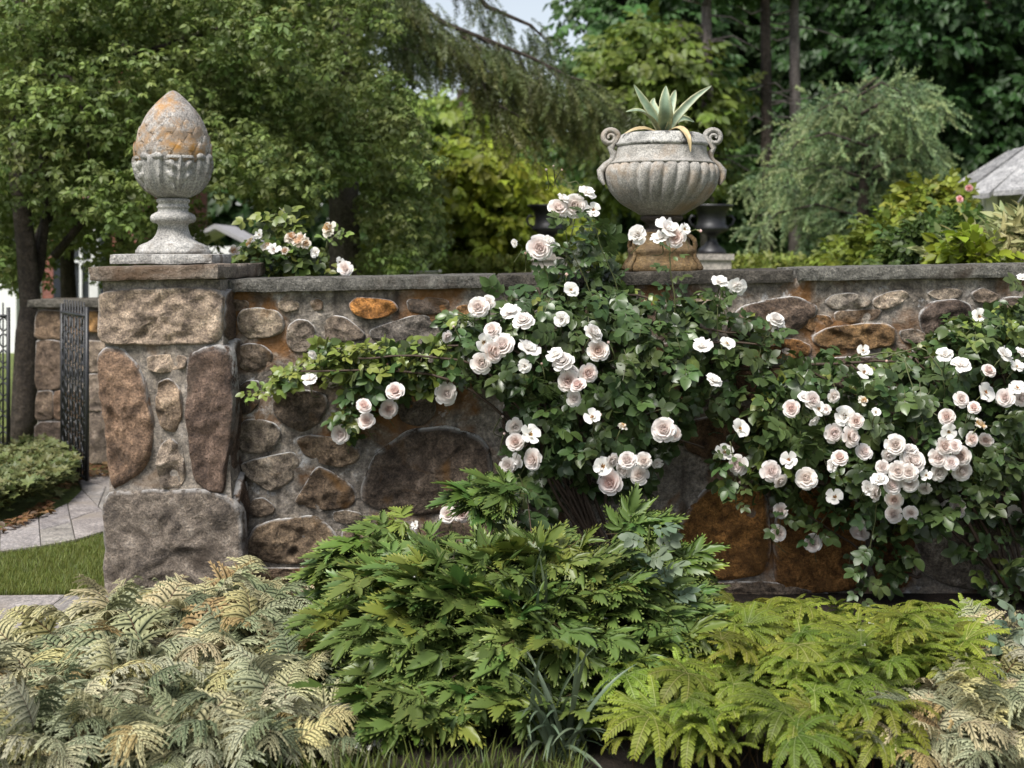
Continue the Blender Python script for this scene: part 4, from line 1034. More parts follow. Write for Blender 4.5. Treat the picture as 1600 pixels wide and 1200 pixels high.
sprig(rl, [(512, 400), (515, 375), (545, 362)], 6.95, 6.93, 5, YOUNG_M)

# glaucous rose shoots standing among the border plants
def shoots(name, label, base, paths, Y, n, tm, sc):
    o = thing(name, base, label, 'rose shoot', 'young rose shoots in the border')
    for pp in paths:
        q = pp[0]; b0 = Vector(base) + Vector(rng.normal(0, .03, 3) * (1, 1, 0)) + Vector((0, 0, .008)); canes(o, [[b0, b0.lerp(P(*q, Y), .6) + Vector((0, .02, .03)), P(*q, Y)]], .004, M['cane'], 'shoot')
        sprig(o, pp, Y, Y - .05, n, tm, sc=sc)
    return o
shoots('rose_shoot', 'pale blue green rose shoot rising between the leafy bugbane and the golden fern', (.52, 4.98, 0),
       [[(985, 985), (1000, 930), (1010, 880), (1015, 820)], [(1040, 1000), (1050, 960), (1040, 900), (1020, 850)], [(1030, 990), (1065, 985), (1085, 1000)]], 4.85, 8, GLAUC_M, (.7, 1.0))
shoots('rose_shoot', 'dull green rose shoot beside the silver fern at the end of the golden fern', (1.72, 5.0, 0),
       [[(1560, 1080), (1565, 1030), (1575, 985), (1590, 960)], [(1540, 1060), (1550, 1030), (1580, 1010)]], 4.85, 9, GLAUC_M, (.7, 1.0))
# ------------------------------------------------------------------ border plants
def curve_pts(L, e0, e1, n, power=1.0):
    """rachis in the YZ plane whose elevation turns from e0 to e1 (degrees)"""
    y = z = 0.0; out = [(0.0, 0.0, math.radians(e0))]
    for k in range(n):
        e = math.radians(e0 + (e1 - e0) * ((k + .5) / n) ** power); y += math.cos(e) * L / n; z += math.sin(e) * L / n; out.append((y, z, e))
    return out
def painted_fern(seed, e0=62, e1=-25, L=.42):
    r = random.Random(seed); t = Tpl(); n = 30; cv = curve_pts(L, e0, e1, n, 1.2)
    red = (.16, .055, .045)
    for k in range(n):
        (y0, z0, _), (y1, z1, _) = cv[k], cv[k+1]; w0 = .0022 * (1 - .8 * k / n); w1 = .0022 * (1 - .8 * (k+1) / n)
        t.add([(-w0, y0, z0), (w0, y0, z0), (w1, y1, z1), (-w1, y1, z1), (0, y0, z0 - w0 * 1.5), (0, y1, z1 - w1 * 1.5)], F4=[(0, 1, 2, 3), (1, 4, 5, 2), (4, 0, 3, 5)], C=red)
    npin = 11
    for k in range(npin):
        u = .26 + .74 * k / npin; q = u * n; i = min(int(q), n - 1); f = q - i
        y = cv[i][0] * (1 - f) + cv[i+1][0] * f; z = cv[i][1] * (1 - f) + cv[i+1][1] * f; e = cv[i][2]
        s_ = (u - .26) / .74; pl0 = L * .42 * (1 - s_) ** .85 * (.75 + .5 * min(1, s_ * 5)) + .006
        fwd = np.array([0, math.cos(e), math.sin(e)]); up = np.array([0, -math.sin(e), math.cos(e)])
        for sg in (-1, 1):
            if r.random() < .05: continue
            pl_ = pl0 * r.uniform(.8, 1.18)
            a = math.radians(r.uniform(50, 74) - 18 * s_); d0 = np.array([sg, 0, 0]) * math.sin(a) + fwd * math.cos(a)
            dr = r.uniform(.35, 1.05); m = 6; c0 = np.array([0, y, z]); cs = []
            for j in range(m + 1):
                v = j / m; cs.append(c0 + d0 * pl_ * v + (fwd * .22 - np.array([0, 0, 1]) * dr) * pl_ * v * v + up * .05 * pl_ * math.sin(v * 3))
            wd = pl_ * .13; V = []; C = []; F3 = []; F4 = []
            for j in range(m + 1):
                V.append(cs[j]); C.append((.13, .14, .095) if j < 4 else (.25, .255, .17))
            for j in range(m):
                dd = cs[j+1] - cs[j]; ln = np.linalg.norm(dd) + 1e-9; dn = dd / ln; sd = np.cross(dn, up); sd /= np.linalg.norm(sd) + 1e-9
                ww = wd * (1 - (j / m) ** 1.5) + .0015
                for s2 in (-1, 1):
                    w2 = wd * (1 - ((j + 1) / m) ** 1.5) + .0008
                    V += [cs[j] + sd * s2 * ww * .45 - up * ww * .12, cs[j+1] + sd * s2 * w2 * .45 - up * w2 * .12, cs[j] + dn * ln * 1.25 + sd * s2 * ww * 1.2 - up * ww * .3]; q_ = len(V)
                    C += [(.37, .345, .22), (.45, .415, .265), (.66, .60, .39)]; F4.append((j, j + 1, q_ - 2, q_ - 3)); F3.append((q_ - 3, q_ - 2, q_ - 1))
            t.add(V, F3=F3, F4=F4, C=np.array(C))
    return t
FERN = [painted_fern(1, 74, 5, .36), painted_fern(2, 64, -30, .38), painted_fern(3, 80, 30, .34), painted_fern(4, 56, -60, .36), painted_fern(5, 48, -40, .34), painted_fern(6, 70, -20, .32), painted_fern(7, 66, -70, .38), painted_fern(8, 76, -45, .40)]
FERN_M = tmesh(FERN, 'frond', M['fern'])
def fern_clump(label, crowns, per, meshes, name, sc, cat='fern', group=None, colors=((1, 1, 1),), front=.55):
    c = np.mean(np.array(crowns)[:, :2], axis=0); o = thing(name, (c[0], c[1], 0), label, cat, group); PL = []
    for (x, y, k) in crowns:
        a0 = random.uniform(0, 6.28)
        for j in range(per):
            a = a0 + 2 * math.pi * j / per * 1.0 + random.gauss(0, .25)
            D = np.array([math.cos(a), math.sin(a), 0]); N = np.array([random.gauss(0, .35), random.gauss(0, .3) - .05, 1])
            s_ = random.uniform(*sc) * k
            R = frames((D + np.array([0, 0, random.gauss(0, .12)]))[None], N[None])[0]
            PL.append(((x + .06 * D[0] + random.gauss(0, .06), y + .06 * D[1] + random.gauss(0, .06), .012 + random.uniform(0, .10)), R, s_, random.choice(colors)))
    random.shuffle(PL)
    for p_, R, s_, c_ in PL[:300]: place('frond', random.choice(meshes), o, p_, R, s_, color=(*c_, 1))
    if PL[300:]:
        V, Fs, C = scatter(FERN, [q[0] for q in PL[300:]], np.array([q[1] for q in PL[300:]]), [q[2] for q in PL[300:]], [q[3] for q in PL[300:]]); part('lower_fronds', V, Fs, M['fern'], o, C=C)['kind'] = 'stuff'
    return o
cr = []
for px_, Y_, k_ in [(20, 4.2, .75), (110, 4.15, .8), (210, 4.18, .8), (310, 4.15, .78), (400, 4.18, .8), (450, 4.22, .7), (60, 4.52, .9), (160, 4.5, .9), (260, 4.52, .95), (355, 4.5, .92), (445, 4.55, .9), (60, 4.8, 1.0), (165, 4.85, 1.05), (270, 4.85, 1.1), (370, 4.9, 1.08), (440, 4.9, 1.0),
                    (130, 5.2, .95), (235, 5.3, 1.05), (335, 5.35, 1.12), (430, 5.4, 1.05), (300, 5.65, .9), (390, 5.7, .92), (-30, 4.6, .9), (225, 5.6, .72)]:
    cr.append(((px_ - 800) / F * Y_, Y_, k_))
fc = [(1, 1, 1), (1.1, 1.06, .95), (.6, .7, .6), (.42, .52, .44), (.35, .42, .36), (.55, .6, .5), (1.15, 1.1, .98), (.95, 1, .98), (1.1, 1.04, .78), (.8, .88, .82), (1, 1, .9), (.8, .62, .45), (.9, .95, 1), (1.1, 1.06, .98), (.75, .85, .82)]
fern_clump('broad clump of silver grey painted fern at the foot of the stone pillar', cr, 27, FERN_M, 'painted_fern', (.46, .92), group='silver painted ferns in the border', colors=fc)
cr2 = [((x - 800) / F * y, y, k) for x, y, k in [(1480, 4.3, .8), (1560, 4.3, .85), (1640, 4.4, .9), (1420, 4.2, .7), (1520, 4.5, .85), (1600, 4.6, .9), (1530, 4.15, .7), (1610, 4.95, .8), (1460, 4.15, .7), (1560, 5.1, .7)]]
fern_clump('small clump of silver grey painted fern beside the golden fern', cr2, 24, FERN_M, 'painted_fern', (.46, .9), group='silver painted ferns in the border', colors=fc)

# --- golden maidenhair-like fern: fans of fingers
def finger(t, L, seed, e0, e1, ang, origin, col_a, col_b):
    r = random.Random(seed); n = 17; cv = curve_pts(L, e0, e1, n, 1.3); ca, sa = math.cos(ang), math.sin(ang)
    V = []; F4 = []; C = []; F3 = []
    def put(p): return (origin[0] + p[0] * ca - p[1] * sa, origin[1] + p[0] * sa + p[1] * ca, origin[2] + p[2])
    tt = Tpl()
    for k in range(n):
        (y0, z0, e), (y1, z1, _) = cv[k], cv[k+1]; w_ = .0011
        tt.add([put((-w_, y0, z0 + .0012)), put((w_, y0, z0 + .0012)), put((w_, y1, z1 + .0012)), put((-w_, y1, z1 + .0012))], F4=[(0, 1, 2, 3)], C=(.40, .40, .16))
        u = k / n; pl_ = .027 * math.sin(math.pi * (.18 + .80 * u) ** .9) ** .55 * (L / .24) + .003
        col = np.array(col_a) * (1 - u) + np.array(col_b) * u
        fy, fz = math.cos(e), math.sin(e)
        for sg in (-1, 1):
            h_ = (y1 - y0); h = (y1 - y0) * .80; hz = (z1 - z0) * .80; fwd = .30 + .35 * u; dz = -pl_ * r.uniform(.05, .5); tw = r.uniform(-.35, .35) * h_
            b0 = (0, y0, z0); b1 = (0, y0 + h, z0 + hz)
            m0 = (sg * pl_ * .55, y0 - h * .05 + pl_ * fwd * .5 * fy, z0 + pl_ * fwd * .5 * fz + dz * .2); m1 = (sg * pl_ * .55, y0 + h * 1.05 + pl_ * fwd * .5 * fy, z0 + hz + pl_ * fwd * .5 * fz + dz * .2)
            e0_ = (sg * pl_, y0 + h * .30 + pl_ * fwd * fy, z0 + pl_ * fwd * fz + dz - tw); e1_ = (sg * pl_ * .9, y0 + h * .80 + pl_ * fwd * fy, z0 + hz + pl_ * fwd * fz + dz + tw)
            g = r.uniform(.8, 1.15)
            tt.add([put(b0), put(b1), put(m1), put(m0), put(e1_), put(e0_)], F4=[(0, 1, 2, 3), (3, 2, 4, 5)], C=np.array([col * .8 * g, col * .8 * g, col * g, col * g, col * 1.15 * g, col * 1.15 * g]))
    V, F3, F4, C = tt.arr(); t.add(V, F3, F4, C)
def golden_frond(seed, nf=7, L=.24, f0=-75, f1=-40):
    r = random.Random(seed); t = Tpl(); h = .20
    sv = [(-.0018, 0, 0), (.0018, 0, 0), (.0014, .06, h), (-.0014, .06, h)]
    t.add(sv, F4=[(0, 1, 2, 3)], C=(.09, .05, .02)); t.add([(0, y - .0015, z) for x, y, z in sv[:1]] + [(0, .0018, 0), (0, .0614, h), (0, .0586, h)], F4=[(0, 1, 2, 3)], C=(.09, .05, .02))
    for k in range(nf):
        a = math.radians(-105 + 210 * k / (nf - 1)) + r.gauss(0, .06); l_ = L * (1 - .28 * abs(k - (nf - 1) / 2) / ((nf - 1) / 2)) * r.uniform(.9, 1.08)
        finger(t, l_, seed * 20 + k, r.uniform(8, 32), r.uniform(f0, f1), a, (0, .06, h), (.14, .195, .03), (.305, .345, .05))
    return t
GOLD = [golden_frond(1, 8, .21), golden_frond(2, 9, .20), golden_frond(3, 7, .22, -85, -55), golden_frond(4, 8, .17, -50, -10), golden_frond(5, 9, .19, -30, 10), golden_frond(6, 6, .20, -90, -60)]
GOLD_M = tmesh(GOLD, 'frond', M['maiden'])
go = thing('golden_fern', (1.0, 4.7, 0), 'wide mound of yellow green maidenhair fern spilling over the bed below the wall', 'fern')
gp = []
for k in range(4000):
    px_ = random.uniform(985, 1500); Y_ = random.uniform(4.02, 5.55); x = (px_ - 800) / F * Y_
    zmax = min(.36, CAMZ - (948 + 28 * math.sin(px_ * .02) - 400) / F * Y_)
    if px_ < 1040 and Y_ > 4.75: continue
    if px_ > 1390 and Y_ < 4.5: continue
    if zmax < .06: continue
    if all((x - q[0]) ** 2 + (Y_ - q[1]) ** 2 > .049 ** 2 for q in gp): gp.append((x, Y_, zmax))
GX = []
for gi, (x, y, zm) in enumerate(gp[:440]):
    a = -math.pi / 2 + random.gauss(0, 1.3); D = np.array([math.cos(a), math.sin(a), random.gauss(0, .15)]); N = np.array([random.gauss(0, .3), -.12 + random.gauss(0, .2), 1])
    z0 = max(.0, zm - .26) + random.uniform(-.06, .03)
    z0 = max(.008, z0); s_ = random.uniform(.48, .92) * (1 if zm > .2 else .75)
    if y < 4.35: z0 = max(.008, z0 - random.uniform(.03, .2) * (4.55 - y) / .35)
    gg = random.uniform(.6, 1.15); cy = random.uniform(.8, 1.12); R_ = frames(D[None], N[None])[0]
    if gi < 300: place('frond', random.choice(GOLD_M), go, (x, y, z0), R_, s_, color=(gg * cy, gg, gg * .9, 1))
    else: GX.append(((x, y, z0), R_, s_, (gg * cy, gg, gg * .9)))
if GX:
    V, Fs, C = scatter(GOLD, [q[0] for q in GX], np.array([q[1] for q in GX]), [q[2] for q in GX], [q[3] for q in GX]); part('small_fronds', V, Fs, M['maiden'], go, C=C)['kind'] = 'stuff'
mb = MB()
for (x, y, zm) in gp[::2]: mb.tube([(x, y, .004), (x + random.uniform(-.02, .02), y, max(.02, zm - .2))], [.002, .0016], sides=4)
mb.build('stalks', M['twig'], go)['kind'] = 'stuff'

# --- bugbane: ternate leaves of sharply toothed leaflets
def leaflet(t, L, W, R, pos, col, tipc, r, nt=6, fold=.25, droop=.2):
    V = []; C = []; F3 = []; F4 = []
    for k in range(nt + 1):
        u = k / nt; V.append((0, u * L, -droop * L * u * u)); C.append(np.array(col) * .95)
    for sg in (-1, 1):
        vi = []
        for k in range(nt + 1):
            u = k / nt; w_ = W * (math.sin(math.pi * (u * .92 + .06) ** .75) ** .9) * .66; w_ = max(w_, .0004) if k < nt else .0002
            V.append((sg * w_, u * L, -droop * L * u * u + fold * w_)); C.append(col); vi.append(len(V) - 1)
        for k in range(nt):
            F4.append((k, k + 1, vi[k+1], vi[k]) if sg > 0 else (k, vi[k], vi[k+1], k + 1))
            u = (k + .5) / nt; w_ = W * (math.sin(math.pi * (u * .92 + .06) ** .75) ** .9) * (1.25 if k % 2 == 0 or nt < 5 else 1.05); uu = u + 1.05 / nt
            V.append((sg * w_ * r.uniform(.9, 1.1), uu * L, -droop * L * uu * uu + fold * w_ * .7)); C.append(tipc); F3.append((vi[k], vi[k+1], len(V) - 1))
    V = np.array(V) @ np.array(R).T + np.array(pos); t.add(V, F3=F3, F4=F4, C=np.array(C))
def bug_leaf(seed, L=.24):
    r = random.Random(seed); t = Tpl(); col = np.array((.098, .148, .034)); tip = np.array((.20, .245, .06))
    def stalk(p, q): 
        p, q = np.array(p), np.array(q); t.add([p + (-.0014, 0, 0), p + (.0014, 0, 0), q + (.001, 0, 0), q + (-.001, 0, 0)], F4=[(0, 1, 2, 3)], C=(.09, .07, .03))
    def trio(org, ang, sc, el):
        R0 = rotz(ang) @ rotx(el)
        q = np.array(org) + R0 @ np.array([0, .045 * sc, 0]); stalk(org, q)
        for a, s_, o_ in ((0, 1.1, .014), (.85, .92, 0), (-.85, .92, 0), (.95, .68, -.024), (-.95, .68, -.024)):
            g = r.uniform(.85, 1.15); leaflet(t, .098 * sc * s_, .027 * sc * s_, R0 @ rotz(a + r.gauss(0, .1)) @ rotx(r.gauss(-.02, .16)) @ roty(r.gauss(0, .2)), q + R0 @ np.array([0, o_ * sc, 0]), col * g, tip * g, r, nt=6, fold=r.uniform(.15, .45), droop=r.uniform(.05, .3))
    stalk((0, 0, 0), (0, .10, 0))
    trio((0, .10, 0), 0, 1.05, r.uniform(-.1, .15)); trio((0, .065, 0), 1.0, .9, r.uniform(-.1, .15)); trio((0, .065, 0), -1.0, .9, r.uniform(-.1, .15))
    return t
BUG = [bug_leaf(i) for i in range(5)]; BUG_M = tmesh(BUG, 'leaf', M['leaf_obj'])
bo = thing('bugbane_plant', (0.02, 5.05, 0), 'large bushy mound of green bugbane with sharply toothed leaves in front of the wall', 'plant')
bc = np.array([.0, 4.98, .02]); ax_ = np.array([.76, .62, .45]); allp = []
tries = 0
while len(allp) < 560 and tries < 20000:
    tries += 1
    th = random.uniform(0, 2 * math.pi); ph = random.uniform(-.05, 1.45); rr2 = random.choice((1.0, .98, .92, .8, .62)) * random.uniform(.94, 1.05)
    d = np.array([math.cos(th) * math.cos(ph), math.sin(th) * math.cos(ph), math.sin(ph)])
    if d[1] > .35: continue
    lump = 1 + .16 * noise.noise(Vector(d * 2.2 + 4))
    p = bc + d * ax_ * rr2 * lump
    px_ = 800 + p[0] / p[1] * F
    if p[2] < .05: continue
    allp.append((p, d, rr2))
for k in range(70):
    px_ = random.uniform(560, 930); Y_ = random.uniform(4.28, 4.55); allp.append((np.array([(px_ - 800) / F * Y_, Y_, random.uniform(.05, .16)]), np.array([random.gauss(0, .6), -.8, .1]), 1.0))
# side arms as in the photograph
for k in range(26):
    f = random.random(); p = np.array(P(505 + 110 * f, 868 - 66 * f + random.uniform(0, 90), 5.2 + .1 * random.random())); allp.append((p, np.array([-.9, -.25, .2]), 1.0))
for k in range(10):
    p = np.array(P(random.uniform(1030, 1090), random.uniform(870, 905), 5.5)); allp.append((p, np.array([.95, -.1, .1]), 1.0))
for k in range(12):
    p = np.array(P(random.uniform(720, 800), random.uniform(755, 800), 5.75)); allp.append((p, np.array([-.8, -.2, .3]), 1.0))
for k in range(8):
    p = np.array(P(random.uniform(970, 1030), random.uniform(800, 840), 5.5)); allp.append((p, np.array([.4, -.3, .8]), 1.0))
allp.sort(key=lambda q: -q[2]); n = len(allp)
pos = np.array([q[0] for q in allp]); dd = np.array([q[1] for q in allp])
D = dd * np.array([1.1, .9, .25]) + np.array([0, -.12, -.02]) + twist(n, .28); N = np.array([0, -.34, 1.0]) + dd * np.array([.3, .3, 0]) + twist(n, .16)
R = frames(D, N); S = rng.uniform(.72, 1.12, n); pos = pos - nrm(D) * (.13 * S)[:, None]
pos[:, 2] = np.maximum(pos[:, 2], .05)
sel = rng.permutation(n)[:300]; rest = np.setdiff1d(np.arange(n), sel)
for i in sel:
    g = .86 + .42 * np.clip((pos[i][2]) / .5, 0, 1) * 0 + random.uniform(0, .3); cc = random.choice(((1, 1, 1), (1.15, 1.05, .8), (.9, 1, 1), (1.2, 1.1, .85), (.85, .95, .95)))
    if random.random() < .006: cc = (2.2, 1.15, .6)
    place('leaf', BUG_M[i % 5], bo, pos[i], R[i], S[i], color=(g * cc[0], g * cc[1], g * cc[2], 1))
V, Fs, C = scatter(BUG, pos[rest], R[rest], S[rest], gains(len(rest), .2, .06)); part('foliage', V, Fs, M['leaf'], bo, C=C)['kind'] = 'stuff'
for k in range(22):
    i = random.randrange(n); p = Vector(pos[i]); b0 = Vector((random.uniform(-.15, .2), 5.02 + random.uniform(-.12, .12), .006))
    mb = MB(); mb.tube([b0, b0.lerp(p, .5) + Vector((0, 0, .05)), p], [.0045, .0035, .0022], sides=5); mb.build('stem', M['twig'], bo)

# --- strap-leaved clump and stray grass in front
def strap(seed, L, e0, e1, W=.0075):
    r = random.Random(seed); t = Tpl(); n = 12; cv = curve_pts(L, e0, e1, n, 1.4); V = []; F4 = []; C = []
    for k, (y, z, e) in enumerate(cv):
        u = k / n; w_ = W * (1 - u ** 3) + .0004
        for s_ in (-1, 0, 1): V.append((s_ * w_, y, z + abs(s_) * w_ * .45)); C.append(np.array((.075, .10, .06)) * (1 + .5 * u))
    for k in range(n): a = k * 3; F4 += [(a, a+1, a+4, a+3), (a+1, a+2, a+5, a+4)]
    t.add(V, F4=F4, C=np.array(C)); return t
STRAP_M = [strap(i, L, a, b).mesh('blade', M['leaf_obj']) for i, (L, a, b) in enumerate([(.34, 75, -20), (.30, 62, -45), (.38, 82, 20), (.28, 50, -30), (.40, 86, 50)])]
sg_ = thing('strap_leaf_clump', (.14, 4.27, 0), 'clump of thin arching strap leaves between the bugbane and the golden fern', 'plant')
for k in range(46):
    a = random.uniform(0, 6.28) if k % 3 else -math.pi / 2 + random.gauss(0, .9); D = np.array([math.cos(a), math.sin(a), random.gauss(0, .15)]); N = np.array([random.gauss(0, .2), random.gauss(0, .2), 1])
    place('blade', random.choice(STRAP_M), sg_, (.14 + random.gauss(0, .025), 4.27 + random.gauss(0, .025), .006), frames(D[None], N[None])[0], random.uniform(.75, 1.1))
s2_ = thing('strap_leaf_clump', (.10, 4.75, 0), 'few tall thin strap leaves poking through the bugbane foliage', 'plant')
for k in range(9):
    a = random.gauss(-1.57, .9); D = np.array([math.cos(a), math.sin(a), .25]); N = np.array([random.gauss(0, .2), .1, 1])
    place('blade', STRAP_M[4 if k % 2 else 2], s2_, (.10 + random.gauss(0, .05), 4.70 + random.gauss(0, .04), .006), frames(D[None], N[None])[0], random.uniform(1.15, 1.5))
def grass_tpl(seed, L, lean):
    r = random.Random(seed); t = Tpl(); V = []; C = []
    for k in range(4):
        u = k / 3; V += [(-.045 * (1 - u) - .002, lean * L * u * u, L * u), (.045 * (1 - u) + .002, lean * L * u * u, L * u)]; C += [np.array((.05, .075, .02)) * (1 + .9 * u)] * 2
    t.add(V, F4=[(0, 1, 3, 2), (2, 3, 5, 4), (4, 5, 7, 6)], C=np.array(C)); return t
GRASS = [grass_tpl(i, 1, l) for i, l in enumerate((.2, .5, .8, .35))]
def grass(name, label, pts, h, colg):
    n = len(pts); a = rng.uniform(0, 6.28, n); D = np.stack([np.cos(a), np.sin(a), rng.normal(0, .12, n)], 1); N = np.array([0, 0, 1.]) + twist(n, .15)
    V = scatter(GRASS, np.column_stack([pts, np.full(n, .004)]), frames(D, N), rng.uniform(.6, 1.2, n) * h, gains(n, .4, .14) * np.array(colg))
    o = part(name, V[0], V[1], M['leaf'], None, C=V[2]); tag(o, label, 'grass', kind='stuff'); return o
lw = sample_poly([(-140, 870), (0, 870), (70, 860), (125, 850), (178, 833), (178, 934), (-140, 934)], 26000)
grass('grass', 'mown green lawn between the flagstone paths by the pillar', np.array([G(x, y)[:2] for x, y in lw]), .035, (1.75, 1.4, 1.1))
fr_ = np.column_stack([rng.uniform(-1.7, .2, 1500), rng.normal(4.02, .09, 1500)])
grass('grass', 'ragged tufts of grass along the front of the border', fr_, .085, (1.2, 1.0, .75))
fr2 = np.column_stack([rng.uniform(-6.5, -3.3, 9000), rng.uniform(9, 22, 9000)])
# clover heads
def clover(x, y, k):
    o = thing('clover_flower', (x, y, 0), 'small round white clover head in the grass before the border', 'flower', 'clover flowers in the front grass')
    mb = MB(); mb.tube([(x, y, .004), (x + .005, y, .05)], .0012, sides=4); mb.build('stalk', M['cane'], o)
    t = Tpl(); r = random.Random(k)
    for q in range(26):
        z = 1 - 2 * (q + .5) / 26; a = q * 2.4; d = np.array([math.sqrt(1 - z*z) * math.cos(a), math.sqrt(1 - z*z) * math.sin(a), z]); R_ = frames(d[None], np.array([[.1, .2, 1.]]))[0]
        outline_leaf(t, .010, .0018, R_, (x + .005, y, .052), col=(.75, .74, .68), n=2)
    V, F3, F4, C = t.arr(); part('flower_head', V, [F3, F4], M['leaf'], o, C=C)
for k, px_ in enumerate((555, 575, 650, 330, 60, 590)): clover((px_ - 800) / F * 4.2 + random.uniform(-.02, .02), 4.2 + random.uniform(-.04, .04), k)
# fallen petals
pt = Tpl(); petal(pt, .028, .011, 75, 95, 0, .3, WH, WH, random.Random(3), base=-.014, ruff=.002)
PET = pt.mesh('fallen_petal', M['petal'])
for (x, y, Y_) in ((648, 900, 4.75), (845, 1033, 4.5), (945, 968, 4.7), (1112, 1008, 4.62), (1140, 1004, 4.62), (1345, 986, 4.7), (1350, 1010, 4.65), (1460, 973, 4.75), (1360, 975, 4.72)):
    o = link('fallen_petal', PET); o.location = P(x, y, Y_); o.rotation_euler = (random.gauss(.3, .3), random.gauss(0, .3), random.uniform(0, 6)); o.scale = (.9, .9, .9)
    tag(o, 'single white rose petal fallen on the border leaves', 'petal', 'fallen rose petals on the border plants')
# ground cover bed and leaf litter by the gate
RND = Tpl(); 
for k in range(6): outline_leaf(RND, .036, .0085, rotz(k * 1.05) @ rotx(.5), (0, 0, 0), col=(.12, .14, .055), n=2)
gcp = sample_poly([(-140, 740), (0, 728), (70, 726), (112, 745), (122, 768), (100, 790), (40, 812), (-140, 850)], 4200)
gg_ = np.array([G(x, y)[:] for x, y in gcp]); n = len(gg_); gg_[:, 2] = .06 + .15 * rng.random(n) ** .6
V = scatter([RND], gg_, frames(np.column_stack([rng.normal(0, 1, n), rng.normal(0, 1, n), rng.normal(0, .3, n)]), np.array([0, -.25, 1.]) + twist(n, .3)), rng.uniform(.8, 1.5, n), gains(n, .3, .12) * np.array([1.15, 1.1, 1.0]))
tag(part('ground_cover', V[0], V[1], M['leaf'], None, C=V[2]), 'low leafy ground cover bed beside the flagstone path', 'ground cover', kind='stuff')
ll_ = sample_poly([(95, 733), (175, 728), (185, 745), (130, 748), (-20, 842), (-40, 850), (0, 832), (80, 800)], 500); n = 500
lp = np.array([G(x, y, .03)[:] for x, y in ll_]); LITT = Tpl(); outline_leaf(LITT, .045, .014, None, (0, 0, .012), col=(.20, .115, .055), fold=.3, n=3)
V = scatter([LITT], lp, frames(np.column_stack([rng.normal(0, 1, n), rng.normal(0, 1, n), rng.normal(0, .2, n)]), np.array([0, 0, 1.]) + twist(n, .3)), rng.uniform(.6, 1.4, n), gains(n, .4, .15))
tag(part('fallen_leaves', V[0], V[1], M['leaf'], None, C=V[2]), 'orange brown leaf litter strewn along the edge of the path', 'leaves', kind='stuff')
# ------------------------------------------------------------------ background trees
def spray(seed, n=5, L=.10, W=.018, col=(.06, .095, .025), droop=.6, spread=.9, nseg=2, shape='lance'):
    r = random.Random(seed); t = Tpl(); tl = L * 1.6
    for k in range(n):
        u = (k + 1) / n; sg = 1 if k % 2 else -1; y = tl * u; z = -droop * tl * u * u * .5
        a = -sg * spread * r.uniform(.5, 1.0) * (1 if k < n - 1 else .15); R_ = rotz(a) @ rotx(-droop * r.uniform(.3, 1.2)) @ roty(r.uniform(-.5, .5))
        l_ = L * r.uniform(.8, 1.15); w_ = W * r.uniform(.85, 1.2); fo = r.uniform(.05, .3) * w_; dz = r.uniform(.1, .5) * l_; k2 = .8 if shape == 'ovate' else .6
        t.add(np.array([(0, 0, 0), (-w_, l_ * .38, fo - dz * .14), (-w_ * k2, l_ * .7, fo - dz * .49), (0, l_, -dz), (w_ * k2, l_ * .7, fo - dz * .49), (w_, l_ * .38, fo - dz * .14)]) @ R_.T + np.array([0, y, z]), F3=[(0, 3, 1), (1, 3, 2), (0, 5, 3), (5, 4, 3)], C=np.array(col) * r.uniform(.8, 1.25))
    return t
def foliage(parent, centers, rad, per, tpls, size, flat=.7, droop=-.5, v=.22, tint=(1, 1, 1), name='crown', up=.7, tintv=None):
    """sprays of leaves on the skin and inside of many uneven clumps"""
    centers = np.asarray(centers, float); m = len(centers); rad = np.broadcast_to(np.asarray(rad, float), (m,))
    idx = np.repeat(np.arange(m), per); n = len(idx)
    d = nrm(rng.normal(0, 1, (n, 3))); q = rng.random(n) ** .45
    pos = centers[idx] + d * (q * rad[idx])[:, None] * np.array([1, 1, flat])
    D = d * np.array([1, 1, .4]) + np.array([0, -.15, droop]) + twist(n, .35); N = d * .5 + np.array([0, -.35, up]) + twist(n, .3)
    cl = (1 + rng.uniform(-.16, .16, (m, 1)) + rng.uniform(-.06, .06, (m, 3)))[idx]
    if tintv is not None: cl = cl * np.asarray(tintv)[idx]
    V, Fs, C = scatter(tpls, pos, frames(D, N), rng.uniform(.75, 1.25, n) * size, gains(n, v, .08) * cl * np.array(tint))
    o = part(name, V, Fs, M['leaf'], parent, C=C); o['kind'] = 'stuff'; return o
def limbs(parent, specs, mat, name='limb', sides=7):
    for pts, r0, r1 in specs:
        pts = [Vector(p) for p in pts]; n = len(pts)
        mb = MB(); mb.tube(pts, [r0 + (r1 - r0) * i / (n - 1) for i in range(n)], sides=sides); mb.build(name, mat, parent)

# big tree on the left, trunk beside the gate
def whorl(seed, n=6, L=.09, W=.02, col=(.1, .14, .035)):
    r = random.Random(seed); t = Tpl()
    for k in range(n):
        R_ = rotz(k * 2 * math.pi / n + r.uniform(-.3, .3)) @ rotx(r.uniform(-.75, -.1)) @ roty(r.uniform(-.3, .3))
        l_ = L * r.uniform(.75, 1.15); w_ = W * r.uniform(.85, 1.15); dz = r.uniform(.05, .35) * l_; fo = r.uniform(.1, .5) * w_
        t.add(np.array([(0, .012, 0), (-w_, l_ * .5, fo - dz * .3), (0, l_, -dz), (w_, l_ * .5, fo - dz * .3)]) @ R_.T, F3=[(0, 2, 1), (0, 3, 2)], C=np.array(col) * r.uniform(.8, 1.25))
    return t
DOG = [whorl(i, 6, .095, .021, (.14, .185, .048)) for i in range(4)]
lt = thing('broadleaf_tree', G(38, 702), 'large drooping green tree behind the pillar with its dark trunk by the iron gate', 'tree')
tb = Vector(lt.location)
